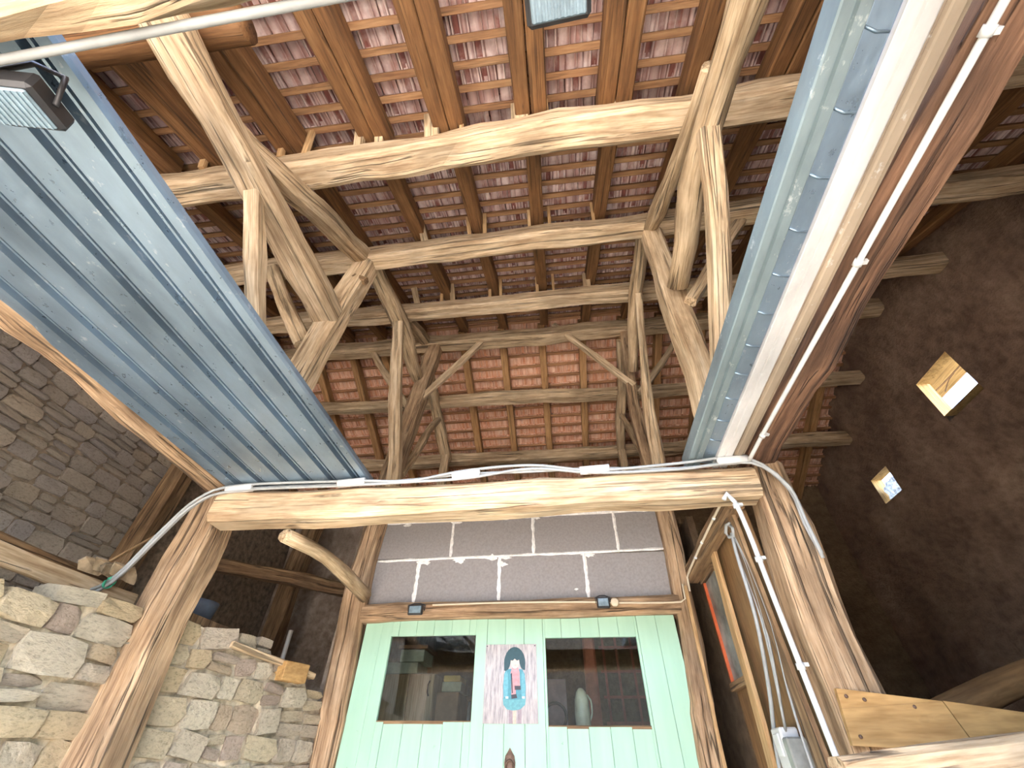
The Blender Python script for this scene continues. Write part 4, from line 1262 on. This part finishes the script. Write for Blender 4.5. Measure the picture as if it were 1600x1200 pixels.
o = timber('plank', [(.885, 2.20, 2.62), (.885, 2.19, 1.70), (.885, 2.19, .5)], .02, .10, 'oak_dark', None, .003, (0, 1, 0))
tag(o, 'dark narrow plank behind the white conduit at the right post', 'plank')
o = timber('trim_strip', [(.792, 3.085, 2.53), (.78, 3.085, 2.2), (.77, 3.085, 1.9), (.755, 3.085, 1.60), (.75, 3.085, .5)], .020, .012, 'sawn', None, .002, (0, 1, 0))
tag(o, 'thin orange wood strip on the right door post', 'wood strip')
cps = [[(.87, 2.22, 2.52), (.87, 2.25, 2.43), (.87, 2.29, 2.15), (.87, 2.42, 1.89), (.87, 2.60, 1.64), (.87, 2.7, 1.3)],
       [(.875, 2.22, 2.50), (.88, 2.20, 2.36), (.88, 2.24, 2.10), (.88, 2.36, 1.85), (.88, 2.45, 1.70)],
       [(.875, 2.22, 2.51), (.88, 2.18, 2.36), (.88, 2.17, 2.08), (.88, 2.25, 1.85), (.88, 2.28, 1.62), (.88, 2.28, 1.3)],
       [(.875, 2.22, 2.50), (.885, 2.27, 2.42), (.88, 2.25, 2.2), (.88, 2.30, 2.0), (.875, 2.40, 1.75)]]
for k, p in enumerate(cps):
    o = tube('hanging_cable', p, .009 if k == 0 else .0055, 'grey_cable', None, 8, .06)
    tag(o, ('thick grey cable hanging left of the right post' if k == 0 else ('', 'thin grey cable ending behind the switch box', 'thin grey cable hanging closest to the right post', 'thin grey cable starting in a bend below the loop')[k]), 'cable', 'cables hanging by the right post')
o = tube('cable_loop', [(.87, 2.20, 2.56), (.865, 2.24, 2.57), (.86, 2.27, 2.54), (.862, 2.25, 2.51), (.87, 2.21, 2.50), (.872, 2.19, 2.53), (.87, 2.21, 2.56)], .009, 'grey_cable', None, 8, .03)
tag(o, 'grey loop tying the hanging cables together at their top', 'cable')
sb = empty('switch_box', (.88, 2.45, 1.66))
tag(sb, 'white switch box low beside the hanging cables', 'switch box')
box('case', (.855, 2.42, 1.60), (.93, 2.53, 1.755), 'white_plastic', sb, .006)
box('rocker', (.848, 2.445, 1.66), (.856, 2.50, 1.735), 'white_plastic', sb, .003)
box('cover', (.85, 2.36, 1.55), (.93, 2.415, 1.72), 'hazy_pane', sb, .006)

# ------------------------------------------------------------------ boards at the lower right
o = prism('plywood_board', [(.935, 1.965, 1.834), (1.255, 1.955, 1.795), (1.275, 1.955, 1.70), (1.22, 1.955, 1.665), (.912, 1.965, 1.678)], (0, .018, 0), 'ply', None)
tag(o, 'plywood board nailed across the foot of the right post', 'board', 'boards at lower right')
for x, z in ((.955, 1.81), (1.01, 1.80), (.945, 1.70), (1.16, 1.78)):
    s2 = lathe('nail_head', (0, 0, 0), [(.006, 0), (.006, .003), (.003, .004)], 'iron', None, 8)
    s2.parent = o
    s2.rotation_euler = (R(90), 0, 0)
    s2.location = Vector((x, 1.958, z)) - Vector(o.location)
o = prism('plywood_board', [(1.262, 1.962, 1.797), (2.1, 2.05, 1.70), (2.1, 2.05, 1.60), (1.25, 1.965, 1.655), (1.282, 1.96, 1.70)], (0, .018, 0), 'ply', None)
tag(o, 'broken plywood board continuing right of the first board', 'board', 'boards at lower right')
o = timber('timber_baulk', [(0.735, 1.72, 1.585), (1.3, 1.72, 1.64), (1.9, 1.74, 1.70)], .10, .12, 'oak_pale', None, .006)
tag(o, 'pale timber baulk across the very bottom right corner', 'beam')
o = timber('timber_post', [(1.55, 1.76, 0.0), (1.55, 1.76, 1.60)], .1, .1, 'oak_dark', None, .006, (0, 1, 0))
tag(o, 'short dark post holding up the baulk at bottom right', 'post')
o = timber('log', [(1.60, 2.6, 1.81), (2.1, 2.6, 1.95), (2.7, 2.6, 2.10), (3.6, 2.6, 2.3)], .11, .12, 'ply_dark', None, .014, round_=9)
tag(o, 'brown log rising to the right above the plywood boards', 'log')
o = timber('timber_post', [(1.66, 2.6, 0.0), (1.66, 2.6, 1.80)], .1, .1, 'oak_dark', None, .006, (0, 1, 0))
tag(o, 'dark post in shadow behind the plywood boards', 'post')

# ------------------------------------------------------------------ left side: odds and ends behind the low wall
o = timber('wall_plank', [(-2.30, 0.7, 2.24), (-2.30, 1.45, 2.235), (-2.30, 2.15, 2.235)], .03, .085, 'oak_pale', None, .004)
tag(o, 'pale grey-edged plank lying along the top of the stone wall', 'plank', 'planks on the stone wall')
o = timber('wall_plank', [(-2.42, 0.7, 2.30), (-2.42, 1.4, 2.30), (-2.42, 2.05, 2.29)], .10, .06, 'oak_dark', None, .008)
tag(o, 'dark rough plank behind the pale plank on the stone wall', 'plank', 'planks on the stone wall')
for k in range(5):
    c = Vector((-2.30 + .02 * k, 1.84 + .035 * k, 2.315 + .012 * (k % 2)))
    lr = random.Random(k)
    pts = [c + Vector((lr.uniform(-.01, .01), math.cos(a) * .055 * (1 + .4 * lr.random()), math.sin(a) * .026 * (1 + .6 * lr.random()))) for a in [q * math.pi / 4 for q in range(8)]]
    o = prism('dry_leaf', pts, (-.012, .004, .010), 'dry_leaf', None)
    tag(o, 'curled dry leaf on the wall plank, ' + ('nearest the camera', 'second from the camera', 'in the middle of the heap', 'second from the left post', 'closest to the left post')[k], 'leaf', 'dry leaves on the wall plank')
o = timber('lath', [(-2.35, 1.93, 2.36), (-2.6, 2.361, 2.73)], .014, .014, 'sawn', None, .001)
tag(o, 'thin pale lath slanting up behind the left post', 'lath')
o = timber('wall_post', [(-3.86, 3.33, 0.0), (-3.86, 3.33, 3.0), (-3.86, 3.32, 4.9)], .20, .20, 'oak_dark', None, .010, (0, 1, 0))
tag(o, 'dark upright post against the dim left wall', 'post')
o = timber('wall_post', [(-3.55, 5.2, 0.0), (-3.5, 5.2, 2.5), (-3.4, 5.2, 4.3)], .22, .2, 'oak_dark', None, .016, (0, 1, 0))
tag(o, 'dark post in the far left corner seen over the low wall', 'post')
pl = grid_wall('wall_rear_left', 'plaster', XL, -1.70, 0.0, 4.7, 0.12, lambda u: 4.7, lambda x, z, a: (x, YB - 0.06 + a, z), [], 0.09, 'patchy grey plaster on the rear wall at far left')
o = timber('rail', [(-3.9, 4.3, 3.25), (-3.3, 4.5, 3.2), (-2.6, 4.9, 3.15), (-1.7, 5.3, 3.1)], .12, .14, 'oak_dark', None, .012)
tag(o, 'dark cross rail in the shadow behind the left door post', 'rail')
o = timber('wall_plate', [(-1.86, 2.45, 2.10), (-1.72, 2.80, 2.06), (-1.64, 3.02, 2.03)], .05, .03, 'oak', None, .004)
tag(o, 'small slat lying on top of the low stone wall', 'slat')
o = box('wood_offcut', (-1.74, 2.76, 1.98), (-1.64, 2.93, 2.075), 'ply', None, .004, R(-24), 1)
tag(o, 'square wood offcut set in the top of the low stone wall', 'wood block')
o = tube('white_pipe', [(-1.98, 3.20, 1.6), (-2.0, 3.206, 2.16), (-2.0, 3.2, 2.335)], .016, 'white_plastic', None, 10, .1)
tag(o, 'white pipe sticking up behind the low stone wall', 'pipe')
o = lathe('bucket', (-2.32, 2.62, 2.24), [(.09, 0), (.11, .10), (.115, .13), (.108, .13), (.085, .01)], 'blue_plastic')
tag(o, 'slate-blue bucket behind the left post on the wall', 'bucket')
o = box('wall_shelf', (-2.55, 2.25, 2.19), (-2.08, 2.85, 2.235), 'oak_dark', None, .005)
tag(o, 'dark board under the slate-blue bucket', 'board')

# ------------------------------------------------------------------ beyond the wall openings
ov = empty('roof_overhang', (4.6, 4.2, 5.0))
tag(ov, 'yellow boarded overhang seen through the larger wall opening', 'roof')
for k in range(9):
    x = 4.02 + k * .125
    timber('soffit_board', [(x, 2.2, 4.86 + .05 * k), (x, 6.2, 4.86 + .05 * k)], .118, .022, 'soffit', ov, .002, step=.8)
o = tube('twig', [(4.62, 3.35, 5.10), (4.5, 3.6, 4.95), (4.42, 3.85, 4.88), (4.3, 4.05, 4.80), (4.15, 4.2, 4.72)], .012, 'twig', None, 6, .08, (1, .4))
tag(o, 'bare twig in front of the yellow overhang outside', 'twig')
tube('side_twig', [(4.43, 3.84, 4.88), (4.50, 4.0, 4.92), (4.58, 4.2, 4.92)], .006, 'twig', o, 6, .06)
fo = bmesh.new()
bmesh.ops.create_icosphere(fo, subdivisions=3, radius=1.0)
fr_ = random.Random(2)
for v in fo.verts:
    k = 1 + 0.45 * noise.noise(v.co * 3.1) + fr_.uniform(-.12, .12)
    v.co = Vector((v.co.x * .05 * k, v.co.y * .14 * k, v.co.z * .10 * k))
fv = [v.co + Vector((3.68, 4.60, 3.935)) for v in fo.verts]
ff = [[v.index for v in f.verts] for f in fo.faces]
fo.free()
o = link_mesh('plastic_bundle', fv, ff, 'foil')
tag(o, 'crumpled whitish plastic stuffed into the smaller wall opening', 'plastic sheet')
